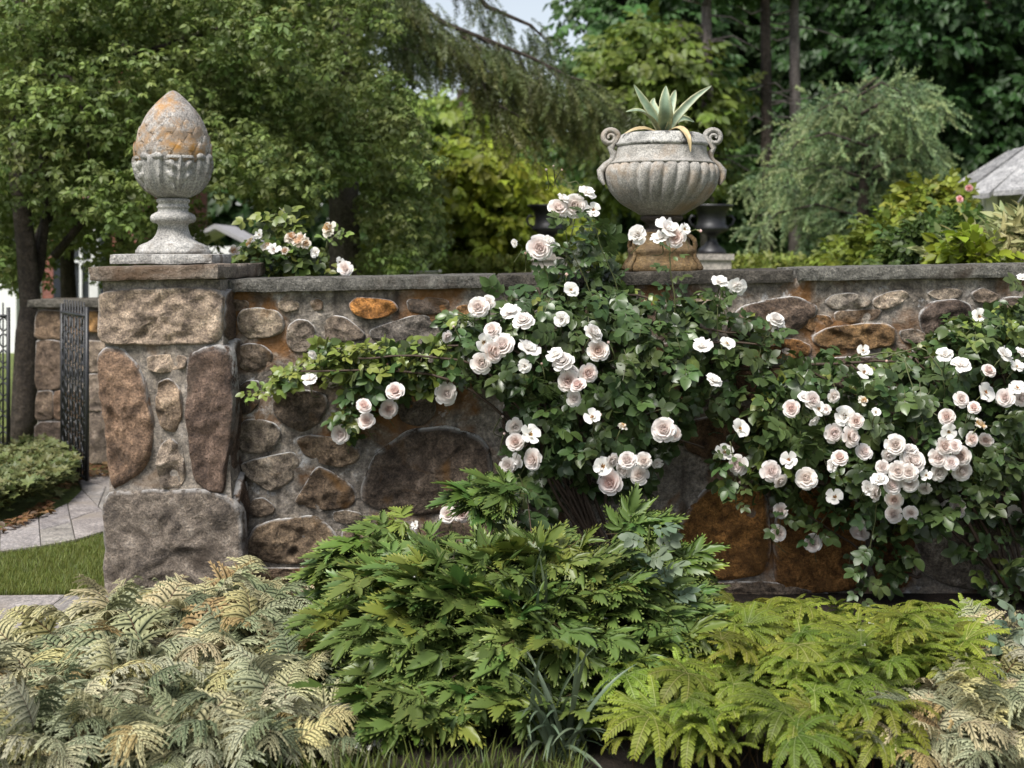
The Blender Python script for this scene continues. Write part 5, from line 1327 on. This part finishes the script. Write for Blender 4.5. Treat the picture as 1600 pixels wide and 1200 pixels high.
limbs(lt, [([tb + Vector((-.05, 0, -.05)), tb + Vector((.0, 0, .25)), tb + Vector((.02, .02, .9)), P(48, 480, 11.2), P(40, 380, 11.2), P(25, 250, 11.3), P(30, 60, 11.5), P(40, -250, 11.6)], .115, .05)], M['bark'], 'trunk', 10)
limbs(lt, [([P(42, 430, 11.2), P(75, 340, 11.6), P(120, 200, 12), P(200, 60, 12.4)], .06, .02), ([P(45, 470, 11.2), P(62, 420, 11.3), P(75, 300, 11.5), P(62, 180, 11.6)], .055, .02),
    ([P(85, 400, 11.6), P(130, 345, 11.5), P(180, 280, 11.6), P(250, 200, 12)], .04, .012), ([P(40, 300, 11.3), P(150, 110, 12), P(350, 40, 12.5), P(600, -20, 13)], .05, .015),
    ([P(-20, 130, 11), P(60, 115, 10.9), P(110, 120, 10.8), P(135, 190, 10.8), P(140, 260, 10.8)], .018, .008), ([P(410, 80, 11.2), P(440, 50, 11.2), P(480, 35, 11.3)], .014, .006),
    ([P(110, 520, 13), P(105, 400, 13), P(120, 250, 13)], .08, .05), ([P(200, 520, 13.5), P(195, 400, 13.5), P(175, 280, 13.2)], .07, .05)], M['bark'])
CL1 = [(-80,-80),(560,-80),(580,20),(590,90),(650,180),(670,230),(670,330),(660,400),(600,415),(470,330),(380,330),(330,330),(250,300),(200,330),(130,330),(60,300),(-80,330)]
p = sample_poly(CL1, 480); p = p[~((p[:, 0] > 480) & (p[:, 0] < 590) & (p[:, 1] > 275))]; p = p[~((p[:, 0] > 300) & (p[:, 0] < 420) & (p[:, 1] > 290))]; p = p[:430]; Yc_ = rng.uniform(10.2, 14.2, len(p)); Yc_[p[:, 0] > 480] += 1.0
foliage(lt, Pn(p, Yc_), rng.uniform(.22, .42, len(p)), 56, DOG, .70, .8, -.45)
p = sample_poly([(-80, 300), (0, 300), (120, 330), (230, 330), (300, 330), (300, 400), (200, 440), (110, 400), (60, 440), (-80, 400)], 60); foliage(lt, Pn(p, rng.uniform(11.5, 15.5, 60)), .28, 26, DOG, .85, .8, -.5)
p = sample_poly([(590, 300), (660, 300), (670, 400), (600, 410)], 40); foliage(lt, Pn(p, rng.uniform(13.5, 15.5, 40)), .3, 30, DOG, .85, .8, -.5)
p = sample_poly([(-90, 290), (25, 290), (25, 400), (0, 415), (-90, 430)], 26); foliage(lt, Pn(p, rng.uniform(12, 15, 26)), .3, 34, DOG, .75, .8, -.5)
# inner shade mass behind the crown
p = sample_poly([(-80,-80),(540,-80),(560,120),(640,230),(640,300),(560,260),(330,270),(100,330),(-80,330)], 170); foliage(lt, Pn(p, rng.uniform(15, 17, 170)), .55, 26, DOG, 1.5, .9, -.3)

# spruce: grey trunk and a long sweeping limb hung with branchlets
def strand(seed, L=.5, col=(.04, .055, .02), tip=(.08, .095, .035), nn=16, nl=.035, wd=.0035):
    r = random.Random(seed); t = Tpl()
    for k in range(nn):
        u = (k + .5) / nn; y = L * u
        for s_ in (-1, 1):
            a = -s_ * r.uniform(.5, 1.1); R_ = rotz(a) @ roty(r.uniform(-1.5, 1.5)); l_ = nl * r.uniform(.7, 1.2) * (1 - .4 * u); c = np.array(col) * (1 - u) + np.array(tip) * u
            V = np.array([(-wd, 0, 0), (wd, 0, 0), (wd * .5, l_, 0), (-wd * .5, l_, 0)]) @ R_.T + np.array([r.gauss(0, .004), y, -.08 * L * u * u]); t.add(V, F4=[(0, 1, 2, 3)], C=c)
    t.add([(-.003, 0, 0), (.003, 0, 0), (.001, L, -.08 * L), (-.001, L, -.08 * L)], F4=[(0, 1, 2, 3)], C=(.05, .035, .02)); return t
SPR = [strand(i, .5, (.06, .08, .028), (.14, .16, .055), 16, .07, .007) for i in range(3)]
st_ = thing('spruce_tree', P(540, 0, 15.0).xy[:] + (0,), 'tall spruce with grey trunk and a long drooping limb crossing the sky gap', 'tree')
sb = Vector(st_.location)
limbs(st_, [([sb, sb + Vector((0, 0, 1)), sb + Vector((-.03, 0, 3)), sb + Vector((.02, 0, 6.5))], .20, .12)], M['bark_grey'], 'trunk', 12)
def hung(parent, pathpx, Y, n, tpls, size, spread, r0=.04, down=-1.0, tint=(1, 1, 1), lat=.25):
    pts = [P(x, y, Y) for x, y in pathpx]; limbs(parent, [(pts, r0, r0 * .3)], M['bark'])
    u = rng.uniform(0, len(pts) - 1.001, n); i = u.astype(int); f = (u - i)[:, None]; A_ = np.array([q[:] for q in pts]); pos = A_[i] * (1 - f) + A_[i + 1] * f
    dirv = nrm(A_[i + 1] - A_[i]); pos = pos + rng.normal(0, 1, (n, 3)) * np.array([.10, lat, .04]) - np.array([0, 0, 1]) * (rng.random(n) ** 1.3 * spread)[:, None]
    D = dirv * .45 + np.array([0, 0, down]) + twist(n, .38); V, Fs, C = scatter(tpls, pos, frames(D, np.array([0, -1., .2]) + twist(n, .3)), rng.uniform(.6, 1.15, n) * size, gains(n, .2, .1) * np.array(tint))
    return V, Fs, C
def bough(parent, main, Y, nsub, tint, reach=(35, 95), r0=.035, seedn=0):
    """a forking limb: uneven side branches, each hung with its own branchlets"""
    r = random.Random(seedn); pts = [P(x, y, Y) for x, y in main]; limbs(parent, [(pts, r0, r0 * .25)], M['bark']); VV, A3, A4, CC, o_ = [], [], [], [], 0
    for k in range(nsub):
        u = (k + r.random()) / nsub * (len(main) - 1.001); i = int(u); f = u - i
        x = main[i][0] * (1 - f) + main[i+1][0] * f; y = main[i][1] * (1 - f) + main[i+1][1] * f; l_ = r.uniform(*reach); dx = r.uniform(.1, .9); dy = r.uniform(.25, 1.0)
        Yk = Y + r.uniform(-.5, .5); sub = [(x, y), (x + l_ * dx * .5, y + l_ * dy * .3), (x + l_ * dx, y + l_ * dy)]
        V, Fs, C = hung(parent, sub, Yk, int(26 * l_ / 60 * r.uniform(.6, 1.4)), SPR, .7, .10, r0=.01, lat=.05, down=-.7, tint=np.array(tint) * r.uniform(.7, 1.25)); VV.append(V); CC.append(C); A4.append(Fs[1] + o_); o_ += len(V)
    o = part('branchlets', np.concatenate(VV), [np.concatenate(A4)], M['leaf'], parent, C=np.concatenate(CC)); o['kind'] = 'stuff'
bough(st_, [(540, -160), (610, -30), (690, 35), (760, 62), (830, 90), (900, 125), (960, 170)], 14.2, 26, (1.15, 1.15, 1.1), seedn=1)
bough(st_, [(600, -40), (640, 40), (700, 75), (740, 110), (780, 165), (830, 215)], 14.5, 14, (1.15, 1.05, .85), seedn=2)
bough(st_, [(560, -120), (590, 0), (615, 50), (640, 90)], 14.0, 14, (.85, .95, .95), reach=(30, 70), seedn=3)
bough(st_, [(720, 55), (800, 110), (860, 150), (900, 190)], 14.6, 18, (1.05, 1, .85), reach=(30, 80), seedn=4)
bough(st_, [(700, -60), (760, 10), (830, 40), (850, 60)], 14.9, 7, (.9, 1, 1), reach=(20, 45), seedn=5)

# broadleaf and conifer trees behind
BRD = [spray(i + 50, 5, .14, .045, (.055, .09, .024), .4, 1.0, shape='ovate') for i in range(4)]
def bg_tree(name, label, px_, Y, polys, n, rad, per, tint, size=1.0, flat=.45, trunk=True, group=None, tr=.16, dY=1.2, bark='bark', droop=-.25, tp=None, lean=0, ttop=-150):
    b0 = P(px_, 0, Y).xy[:] + (0,); o = thing(name, b0, label, 'tree', group); b0 = Vector(b0)
    top = P(px_ + lean, ttop, Y)
    if trunk: limbs(o, [([b0, b0.lerp(top, .33), b0.lerp(top, .66), top], tr, tr * .5)], M[bark], 'trunk', 8)
    p_ = sample_poly(polys, n); c_ = Pn(p_, Y + rng.uniform(-dY, dY, n)); foliage(o, c_, rng.uniform(*rad, n), per, tp or BRD, size, flat, droop, tint=tint)
    if trunk:
        for k in range(0, n, max(1, n // 14)):
            q = Vector(c_[k]); a_ = b0.lerp(top, min(.95, max(.15, (q.z - .8) / max(top.z, .1)))); limbs(o, [([a_, a_.lerp(q, .5) + Vector((0, 0, .15)), q], tr * .28, tr * .1)], M[bark])
    return o
bg_tree('maple_tree', 'bright yellow green maple between the drooping tree and the black urn', 745, 17.5, [(640,430),(650,330),(665,280),(700,240),(740,225),(800,250),(850,280),(870,330),(860,430)], 75, (.30, .55), 42, (4.2, 3.1, 1.2), .75, .4, ttop=250)
bg_tree('pale_tree', 'soft pale green tree under the sky gap', 720, 30, [(640,330),(645,190),(690,160),(740,175),(800,165),(850,190),(870,330)], 60, (.6, 1.0), 44, (2.6, 2.3, 1.4), 1.3, .5, ttop=140)
bg_tree('shade_tree', 'deep green tree whose dark crown stands right of the sky gap', 930, 27, [(930,-60),(930,60),(920,150),(880,260),(900,300),(1000,300),(1080,200),(1080,-60)], 85, (.7, 1.25), 46, (.9, 1.15, 1.1), 1.1, .4, ttop=-60)
bg_tree('young_tree', 'lighter mid green tree directly above the agave', 1020, 22, [(950,180),(965,90),(1010,40),(1060,60),(1100,110),(1120,220),(1090,300),(960,300)], 62, (.45, .8), 46, (2.0, 1.7, 1.0), 1.0, .45, ttop=60)
bg_tree('understory_tree', 'dark low tree behind the black urns', 980, 25, [(820,430),(840,280),(900,230),(1000,220),(1150,250),(1230,280),(1250,430)], 100, (.55, .95), 44, (1.1, 1.3, 1.1), 1.0, .4, ttop=230)
bg_tree('shade_tree', 'tall dark tree between the bare pine trunks', 1170, 31, [(1060,-60),(1060,200),(1120,270),(1230,250),(1280,180),(1280,-60)], 75, (.75, 1.3), 42, (.75, .95, .8), 1.2, .4, ttop=-60)
bg_tree('hemlock_tree', 'dark tiered tree rising behind the pale weeping conifer', 1350, 28, [(1240,-60),(1250,140),(1240,400),(1480,420),(1480,-60)], 110, (.8, 1.35), 42, (.6, .82, .75), 1.1, .28, ttop=-80)
bg_tree('hemlock_tree', 'very dark tiered tree behind the white shingled roof', 1540, 24, [(1440,-60),(1430,200),(1450,340),(1460,430),(1680,430),(1680,-60)], 120, (.65, 1.1), 44, (.5, .75, .7), .95, .28, ttop=-80)
for k, (px_, lab) in enumerate(((1104, 'thin grey pine trunk with bare side branches nearest the agave'), (1196, 'slim dark pine trunk with bare branches between two other pines'), (1241, 'reddish brown pine trunk nearest the pale weeping conifer'))):
    Y = 21.5 + .4 * k; b0 = Vector(P(px_, 0, Y).xy[:] + (0,)); o = thing('pine_tree', b0, lab, 'tree', 'bare pine trunks at the wood edge'); limbs(o, [([b0, P(px_ + 2, 200, Y), P(px_ - 3, -200, Y)], .12, .06)], M['bark_grey' if k != 1 else 'bark'], 'trunk', 8)
    for j in range(11):
        yy = random.uniform(-20, 250); sg = random.choice((-1, 1)); l_ = random.uniform(30, 85)
        limbs(o, [([P(px_, yy, Y), P(px_ + sg * l_ * .5, yy - 4 + random.uniform(-8, 14), Y - .2), P(px_ + sg * l_, yy + random.uniform(-10, 30), Y - .3)], .02, .005)], M['bark_grey'])
    c_ = Pn(np.column_stack([px_ + rng.normal(0, 45, 9), rng.uniform(-120, -20, 9)]), Y + rng.uniform(-.6, .6, 9)); foliage(o, c_, .45, 30, BRD, .9, .35, -.2, tint=(.7, .9, .8))

# pale weeping conifer
WEP = [strand(i + 9, .42, (.07, .125, .055), (.36, .45, .20), 13, .07, .009) for i in range(3)]
wc = thing('weeping_conifer', P(1345, 0, 17.5).xy[:] + (0,), 'pale green weeping conifer with plumed drooping branches before the dark wood', 'tree')
wb = Vector(wc.location); limbs(wc, [([wb, P(1348, 330, 17.5), P(1355, 230, 17.5), P(1370, 150, 17.5)], .10, .03)], M['bark'], 'trunk')
VV, FF, CC, off_ = [], [[], []], [], 0
for k in range(30):
    y0 = 150 + 210 * (k / 30) ** 1.1 + random.uniform(-10, 10); sg = -1 if k % 2 else 1; reach = (75 + 95 * min(1, (y0 - 120) / 110)) * random.uniform(.5, 1.0) * (1.05 if sg < 0 else .82); dy_ = random.uniform(-.9, .6)
    x0 = 1350 + random.uniform(-12, 15); Yk = 17.5 + dy_
    pth_ = [(x0, y0), (x0 + sg * reach * .45, y0 - 22), (x0 + sg * reach * .8, y0 - 8), (x0 + sg * reach, y0 + 30)]
    V, Fs, C = hung(wc, pth_, Yk, 58, WEP, .8, .10, r0=.02, lat=.14, down=-.35, tint=(1, 1, 1)); VV.append(V); CC.append(C)
    for q in (0, 1): FF[q].append(Fs[q] + off_)
    off_ += len(V)
part('crown', np.concatenate(VV), [np.concatenate(FF[0]), np.concatenate(FF[1])], M['leaf'], wc, C=np.concatenate(CC))['kind'] = 'stuff'
for k, (px_, pys) in enumerate(((1425, 130), (1300, 150), (1455, 150))):
    V, Fs, C = hung(wc, [(1355, 230), (px_ - (px_ - 1355) * .4, pys + 25), (px_, pys), (px_ + 18, pys + 22)], 17.3, 90, WEP, .7, .12, r0=.015, lat=.1, down=-.3); part('plume', V, Fs, M['leaf'], wc, C=C)['kind'] = 'stuff'

# the wood behind everything
p = sample_poly([(-250,-120),(520,-120),(540,120),(580,330),(760,340),(920,330),(990,200),(1000,-120),(1850,-120),(1850,460),(-250,460)], 620)
cs_ = Pn(p, rng.uniform(36, 44, 620)); V = None
wd_ = thing('distant_wood', (0, 40, 0), 'dark distant wood filling the background between the nearer trees', 'wood', kind='stuff')
foliage(wd_, cs_, rng.uniform(1.3, 2.1, 620), 22, BRD, 2.6, .5, -.25, tint=(.62, .8, .72), name='foliage')
for x_ in [q for q in range(-14, 18, 2) if not -7 < q < 5]:
    limbs(wd_, [([(x_ + random.uniform(-.6, .6), 40, 0), (x_, 40, 5), (x_ + random.uniform(-.5, .5), 40, 9)], .2, .12)], M['bark'], 'trunk', 6)

# ------------------------------------------------------------------ hedge and shrubs beyond the wall
BOX = [spray(i + 80, 5, .05, .014, (.13, .17, .04), .1, 1.2, shape='ovate') for i in range(3)]
hg = thing('box_hedge', (0, 16, 0), 'low clipped green hedge running behind the wall', 'hedge')
n = 9000; hp = np.column_stack([rng.uniform(-3.6, 5.4, n), rng.uniform(15.7, 16.3, n), np.zeros(n)]); hp[:, 2] = 1.385 + rng.normal(0, .018, n) + .012 * np.sin(hp[:, 0] * 3); fm = rng.random(n) < .35
hp[fm, 1] = 15.68 + rng.normal(0, .02, int(fm.sum())); hp[fm, 2] = rng.uniform(1.0, 1.38, int(fm.sum()))
V = scatter(BOX, hp, frames(twist(n, 1) + np.array([0, -.2, .5]), np.array([0, -.4, 1]) + twist(n, .4)), rng.uniform(.8, 1.4, n), gains(n, .25, .1) * np.array([1.25, 1.15, .9])); part('foliage', V[0], V[1], M['leaf'], hg, C=V[2])['kind'] = 'stuff'
mb = MB(); mb.box((.9, 16, .68), (8.9, .5, 1.36)); mb.build('branch_core', M['bark'], hg, smooth=False)
def shrub(name, label, px_, Y, poly, n, per, tp, size, tint, rad=.16, group=None, up=.7, stems=6):
    b0 = Vector(P(px_, 0, Y).xy[:] + (0,)); o = thing(name, b0, label, 'shrub', group); p_ = sample_poly(poly, n); c_ = Pn(p_, Y + rng.uniform(-.35, .35, n)); foliage(o, c_, rad, per, tp, size, .85, .15, tint=tint, name='foliage', up=up)
    limbs(o, [([b0 + Vector((random.uniform(-.15, .15), random.uniform(-.1, .1), 0)), b0.lerp(Vector(c_[k]), .5) + Vector((0, 0, .15)), Vector(c_[k])], .016, .005) for k in range(stems)], M['bark'], 'stem'); return o
GLO = [spray(i + 90, 5, .055, .018, (.05, .085, .022), .2, 1.0, shape='ovate') for i in range(3)]
VAR = [spray(i + 95, 5, .075, .014, (.24, .26, .14), -.2, .9) for i in range(3)]
shrub('yellow_shrub', 'golden green shrub behind the glossy rose bush near the white roof', 1450, 11.5, [(1420,420),(1425,320),(1445,305),(1480,312),(1490,420)], 26, 34, GLO, 1.2, (3.2, 2.2, 1.0))
shrub('yellow_shrub', 'low golden green shrub at the end of the hedge', 1345, 12.5, [(1302,440),(1306,398),(1330,386),(1400,390),(1410,440)], 24, 34, GLO, 1.2, (2.8, 2.1, 1.0))
shrub('yellow_shrub', 'narrow golden shrub left of the glossy rose bush', 1385, 11, [(1362,430),(1362,350),(1380,338),(1410,345),(1412,430)], 18, 34, GLO, 1.2, (2.6, 2.0, 1.0))
gb = shrub('glossy_rose_bush', 'glossy green rose bush with two pink blooms in front of the white roof', 1500, 9.6, [(1385,440),(1395,400),(1430,375),(1480,350),(1530,345),(1560,350),(1640,350),(1640,440)], 85, 40, GLO, 1.0, (1.3, 1.25, 1.0), rad=.13)
for (x, y) in ((1500, 311), (1514, 294)):
    q = add_blossom(gb, x, y, 6, 'p', 9.4)
for ob_ in gb.children:
    if ob_.name.startswith('blossom'): ob_.color = (1, .68, .7, 1)
shrub('variegated_shrub', 'cream variegated shrub leaning over the far end of the coping', 1560, 8.2, [(1490,430),(1500,395),(1540,385),(1580,370),(1640,365),(1640,430)], 40, 26, VAR, 1.1, (1.15, 1.1, .9), rad=.10)
shrub('yellow_leaf_shoot', 'yellow leaved shoots poking above the coping beside the variegated shrub', 1500, 8.0, [(1485,425),(1495,385),(1510,375),(1540,400),(1545,425)], 9, 16, GLO, 1.4, (3.6, 2.6, .8), rad=.07)
# ------------------------------------------------------------------ black urns, far trough
def iron_urn(px_, Y, label):
    b0 = Vector(P(px_, 0, Y).xy[:] + (0,)); o = thing('iron_urn', b0 + Vector((0, 0, CAMZ - (397 - 400) * Y / F)), label, 'urn', 'black iron urns on stone pedestals'); s_ = Y / F
    prof = [(22, 0), (23, 3), (20, 8), (12, 14), (8, 20), (7, 26), (10, 30), (16, 33), (25, 37), (26, 41), (23, 46), (22, 56), (24, 66), (29, 72), (34, 74), (34, 77), (29, 77), (24, 70), (4, 66)]
    mb = MB(); mb.lathe([(r * s_, z * s_) for r, z in prof], seg=32, fn=lambda r, z, a: r * (1 + .05 * abs(math.sin(8 * a)) * (z < 46 * s_) * (z > 30 * s_))); mb.build('bowl', M['iron'], o, world=False)
    for sg in (-1, 1):
        mb = MB(); mb.tube([(sg * x * s_, 0, z * s_) for x, z in ((24, 42), (32, 46), (35, 54), (31, 60), (24, 58))], 2.2 * s_, sides=6); mb.build('handle', M['iron'], o, world=False)
    pd = thing('urn_pedestal', b0, label.replace('black iron urn', 'grey stone pedestal'), 'pedestal', 'stone pedestals under the black urns'); h = CAMZ - (397 - 400) * Y / F
    mb = MB(); mb.box((0, 0, h - .03), (.40, .40, .06)); mb.build('cap', M['grey_stone'], pd, world=False, smooth=False)
    mb = MB(); mb.box((0, 0, (h - .06) / 2), (.35, .35, h - .06)); mb.build('shaft', M['grey_stone'], pd, world=False, smooth=False)
iron_urn(858, 14.6, 'black iron urn behind the white blossoms of the climbing rose'); iron_urn(1112, 14.6, 'black iron urn showing past the right side of the big stone urn')
tz = P(665, 424, 13.5); tr_ = thing('stone_trough', (tz.x, 13.5, 0), 'small pale stone trough with rolled ends just showing above the coping', 'trough')
mb = MB(); mb.box((0, 0, (tz.z - .06) / 2), (.2, .2, tz.z - .06)); mb.build('base', M['grey_stone'], tr_, world=False, smooth=False)
mb = MB(); mb.lathe([(.06, tz.z - .06), (.12, tz.z - .03), (.125, tz.z - .005), (.135, tz.z), (.12, tz.z + .006), (.02, tz.z - .01)], seg=32); mb.build('bowl', M['urn_rim'], tr_, world=False)
for sg in (-1, 1):
    mb = MB(); mb.tube([(sg * .135, -.05, tz.z), (sg * .135, .05, tz.z)], .016, sides=10); mb.build('rolled_end', M['urn_rim'], tr_, world=False)
a2 = thing('agave_plant', (tz.x, 13.5, tz.z - .005), 'tiny pale agave growing in the far stone trough', 'agave')
for k, (dx, dz) in enumerate(((-.07, .10), (.07, .08), (0, .12), (-.03, .06), (.04, .05))):
    q = Vector((tz.x, 13.5, tz.z)); agave_leaf([q, q + Vector((dx * .45, -.02, dz * .6)), q + Vector((dx, -.03, dz))], .011, parent=a2)
# ------------------------------------------------------------------ gate, house, pavilion, gazebo
GY = 10.2; gs = GY / F
gp0 = P(53, 0, GY)
gw = thing('gate_pillar', (P(105, 0, GY).x, GY, 0), 'far stone gate pillar standing behind the open black iron gate', 'pillar')
x0, x1 = (55 - 105) * gs, (175 - 105) * gs; hz = CAMZ - (480 - 400) * gs
mb = MB(); mb.box(((x0 + x1) / 2, .25, hz / 2), (x1 - x0 - .02, .46, hz)); mb.build('mortar', M['pillar_mortar'], gw, world=False, smooth=False)
rough_box(gw, 'cap_slab', x0 - .04, x1 + .05, -.06, .54, hz, hz + .055, M['coping'], cuts=(14, 8, 2), amp=.006, col=(1, .95, .88))
gl = lambda a, b_, c_, d_: [((x - 105) * gs, CAMZ - (y - 400) * gs) for x, y in rect(a, b_, c_, d_, 1.5)][::-1]
for (a, b_, c_, d_, col) in ((57, 486, 132, 530, (.7, .55, .42)), (57, 534, 96, 606, (.55, .45, .38)), (57, 612, 82, 655, (.72, .6, .5)), (85, 612, 130, 655, (.6, .45, .35)), (57, 660, 130, 722, (.5, .42, .38)), (134, 486, 172, 518, (1.0, .65, .3)), (100, 534, 172, 580, (.95, .85, .75)), (134, 586, 172, 640, (1.0, .9, .82)), (134, 645, 172, 722, (.8, .72, .66))):
    stone(gw, gl(a, b_, c_, d_), .03, n=24, mat=M['pillar_stone'], col=col, rough=.008, flat=True)
def iron_gate(pa, pb, ztop, zbot, label):
    pa, pb = Vector(pa), Vector(pb); o = thing('iron_gate', (pa.x, pa.y, 0), label, 'gate', 'open iron gate leaves by the path'); d = pb - pa; L_ = d.length; up = Vector((0, 0, 1))
    W = lambda u, z: pa + d * u + up * z
    mb = MB()
    for u in (0, 1): mb.tube([W(u, zbot), W(u, ztop)], .014, sides=6)
    for z in (zbot + .01, ztop - .06): mb.tube([W(0, z), W(1, z)], .012, sides=6)
    mb.build('frame', M['iron'], o)
    n_ = 9
    for k in range(1, n_):
        mb = MB(); mb.tube([W(k / n_, zbot), W(k / n_, ztop + .03)], [.008, .006], sides=5); mb.build('bar', M['iron'], o)
    for r_ in range(9):
        z = zbot + .06 + r_ * (ztop - zbot - .16) / 8.5
        for k in range(5):
            c = W((k + .5) / 5, z + .04); rx = L_ / 11; e = d.normalized()
            mb = MB(); mb.tube([c + e * rx * math.cos(q) + up * .045 * math.sin(q) for q in np.linspace(0, 2 * math.pi, 11)], .006, sides=4, cap=False); mb.build('scroll', M['iron'], o)
    return o
a_ = P(97, 0, 9.9); b_ = P(136, 0, 9.2); iron_gate((a_.x, 9.9, 0), (b_.x, 9.2, 0), 1.17, .045, 'open black iron lattice gate leaf in front of the far stone gate pillar')
a_ = P(-60, 0, 9.9); b_ = P(13, 0, 9.7); iron_gate((a_.x, 9.9, 0), (b_.x, 9.7, 0), 1.15, .045, 'black iron lattice gate leaf left of the dark tree trunk')
# brick house
HY = 26; hs_ = HY / F
hx = lambda px_: (px_ - 800) * hs_
hzz = lambda py_: CAMZ - (py_ - 400) * hs_
ho = thing('brick_house', (hx(60), HY, 0), 'red brick house with dark shutters glimpsed through the tree', 'house')
mb = MB(); mb.box((hx(60), HY + 3, 3), (3.6, 6, 6)); mb.build('wall', M['brick'], ho, smooth=False)
mb = MB()
mb.add([(hx(60) - 2.0, HY - .2, 6), (hx(60) + 2.0, HY - .2, 6), (hx(60) + 2.0, HY + 6.2, 6), (hx(60) - 2, HY + 6.2, 6), (hx(60) - 2, HY + 3, 7.8), (hx(60) + 2, HY + 3, 7.8)], [(0, 1, 5, 4), (2, 3, 4, 5), (1, 2, 5), (3, 0, 4), (0, 3, 2, 1)]); mb.build('roof', M['slate'], ho, smooth=False)
for px_, z0 in ((128, hzz(475)), (20, hzz(475)), (20, 3.4), (128, 3.4)):
    z0 = max(z0, .4); mb = MB()
    for dx, dz, w_, h_ in ((0, 1.55, .62, .07), (0, 0, .68, .07), (-.29, .78, .07, 1.5), (.29, .78, .07, 1.5), (0, .78, .04, 1.5), (0, .78, .55, .04)): mb.box((hx(px_) + dx, HY - .05, z0 + dz), (w_, .08, h_))
    wn = mb.build('window', M['white_paint'], ho, smooth=False)
    mb = MB(); mb.box((hx(px_), HY - .015, z0 + .78), (.55, .02, 1.5)); mb.build('pane', M['pane'], wn, smooth=False)
    for sg in (-1, 1):
        mb = MB(); mb.box((hx(px_) + sg * .42, HY - .04, z0 + .78), (.17, .05, 1.6)); mb.build('shutter', M['shutter'], ho, smooth=False)
po = thing('porch_post', (P(148, 0, 19).x, 19, 0), 'white painted post rising behind the pillar cap', 'post')
mb = MB(); mb.box((P(148, 0, 19).x, 19, 1.15), (.12, .12, 2.14)); mb.build('shaft', M['white_paint'], po, smooth=False)
mb = MB(); mb.box((P(148, 0, 19).x, 19, .04), (.18, .18, .08)); mb.build('base_block', M['white_paint'], po, smooth=False)
mb = MB(); mb.box((P(148, 0, 19).x, 19, 2.25), (.2, .2, .06)); mb.build('capital', M['white_paint'], po, smooth=False)
ww_ = thing('white_shed', (P(0, 0, 22).x, 22, 0), 'white boarded shed at the left behind the dark trunk', 'shed'); sx = P(-10, 0, 22).x
mb = MB(); mb.box((sx - .55, 22.6, .75), (1.8, 1.2, 1.5)); mb.build('wall', M['white_paint'], ww_, smooth=False)
mb = MB(); mb.box((sx - .55, 22.6, 1.54), (2.0, 1.4, .07)); mb.build('roof', M['slate'], ww_, smooth=False)
# white pavilion behind the rose bush by the pillar
VY = 21; vs_ = VY / F; V0 = lambda x, y, Y=VY: P(x, y, Y)
pv = thing('white_pavilion', (P(345, 0, VY).x, VY, 0), 'white pavilion with pale sloping roof between the finial and faded roses', 'pavilion')
mb = MB(); q = [V0(335, 350), V0(400, 384), V0(400, 390), V0(335, 357)]; dq = Vector((0, 1.6, 0))
mb.add([tuple(v) for v in q] + [tuple(v + dq) for v in q], [(0, 3, 2, 1), (4, 5, 6, 7), (0, 1, 5, 4), (3, 7, 6, 2), (1, 2, 6, 5), (0, 4, 7, 3)]); q2 = [V0(335, 350), V0(270, 384), V0(270, 390), V0(335, 357)]
mb.add([tuple(v) for v in q2] + [tuple(v + dq) for v in q2], [(0, 1, 2, 3), (4, 7, 6, 5), (0, 4, 5, 1), (3, 2, 6, 7), (1, 5, 6, 2), (0, 3, 7, 4)]); mb.build('roof', M['slate'], pv, smooth=False)
mb = MB(); a, b_ = V0(275, 386), V0(392, 398); mb.box(((a.x + b_.x) / 2, VY + .1, (a.z + b_.z) / 2), (b_.x - a.x, .1, .13)); mb.build('beam', M['white_paint'], pv, smooth=False)
for px_ in (282, 384):
    mb = MB(); x = V0(px_, 0).x; mb.box((x, VY + .1, .75), (.11, .11, 1.48)); mb.build('post', M['white_paint'], pv, smooth=False)
# shingled gazebo at the right edge
ZY = 13; ap = P(1700, 185, ZY); gz = thing('gazebo', (ap.x, ZY, 0), 'white boarded gazebo roof with layered planks at the edge of the dark wood', 'gazebo')
NB = 22
for tier, (r0, r1, z0, z1) in enumerate(((.0, .78, ap.z, ap.z - .40), (.66, 1.32, ap.z - .30, ap.z - .72))):
    for k in range(NB):
        a = 2 * math.pi * (k + .5 * tier) / NB; hw = math.pi / NB * .90; rj = random.uniform(-.03, .05); c = Vector((ap.x, ZY, 0)); V = []
        for (r, z) in ((r0 + .02, z0), (r1 + rj, z1)):
            for s_ in (-1, 1):
                for dz in (0, -.04): V.append((c.x + r * math.cos(a + s_ * hw), c.y + r * math.sin(a + s_ * hw), z + dz + (.03 if k % 2 else 0) + random.uniform(-.012, .012)))
        mb = MB(); mb.add(V, [(0, 2, 6, 4), (1, 5, 7, 3), (4, 6, 7, 5), (0, 4, 5, 1), (2, 3, 7, 6), (0, 1, 3, 2)]); ob_ = mb.build('roof_board', M['shingle'], gz, smooth=False); g = random.uniform(.75, 1.3); ob_.color = (g, g, g, 1)
for k in range(6):
    a = math.pi / 3 * k + .3; mb = MB(); mb.box((ap.x + 1.05 * math.cos(a), ZY + 1.05 * math.sin(a), (ap.z - .6) / 2), (.1, .1, ap.z - .6)); mb.build('post', M['white_paint'], gz, smooth=False)
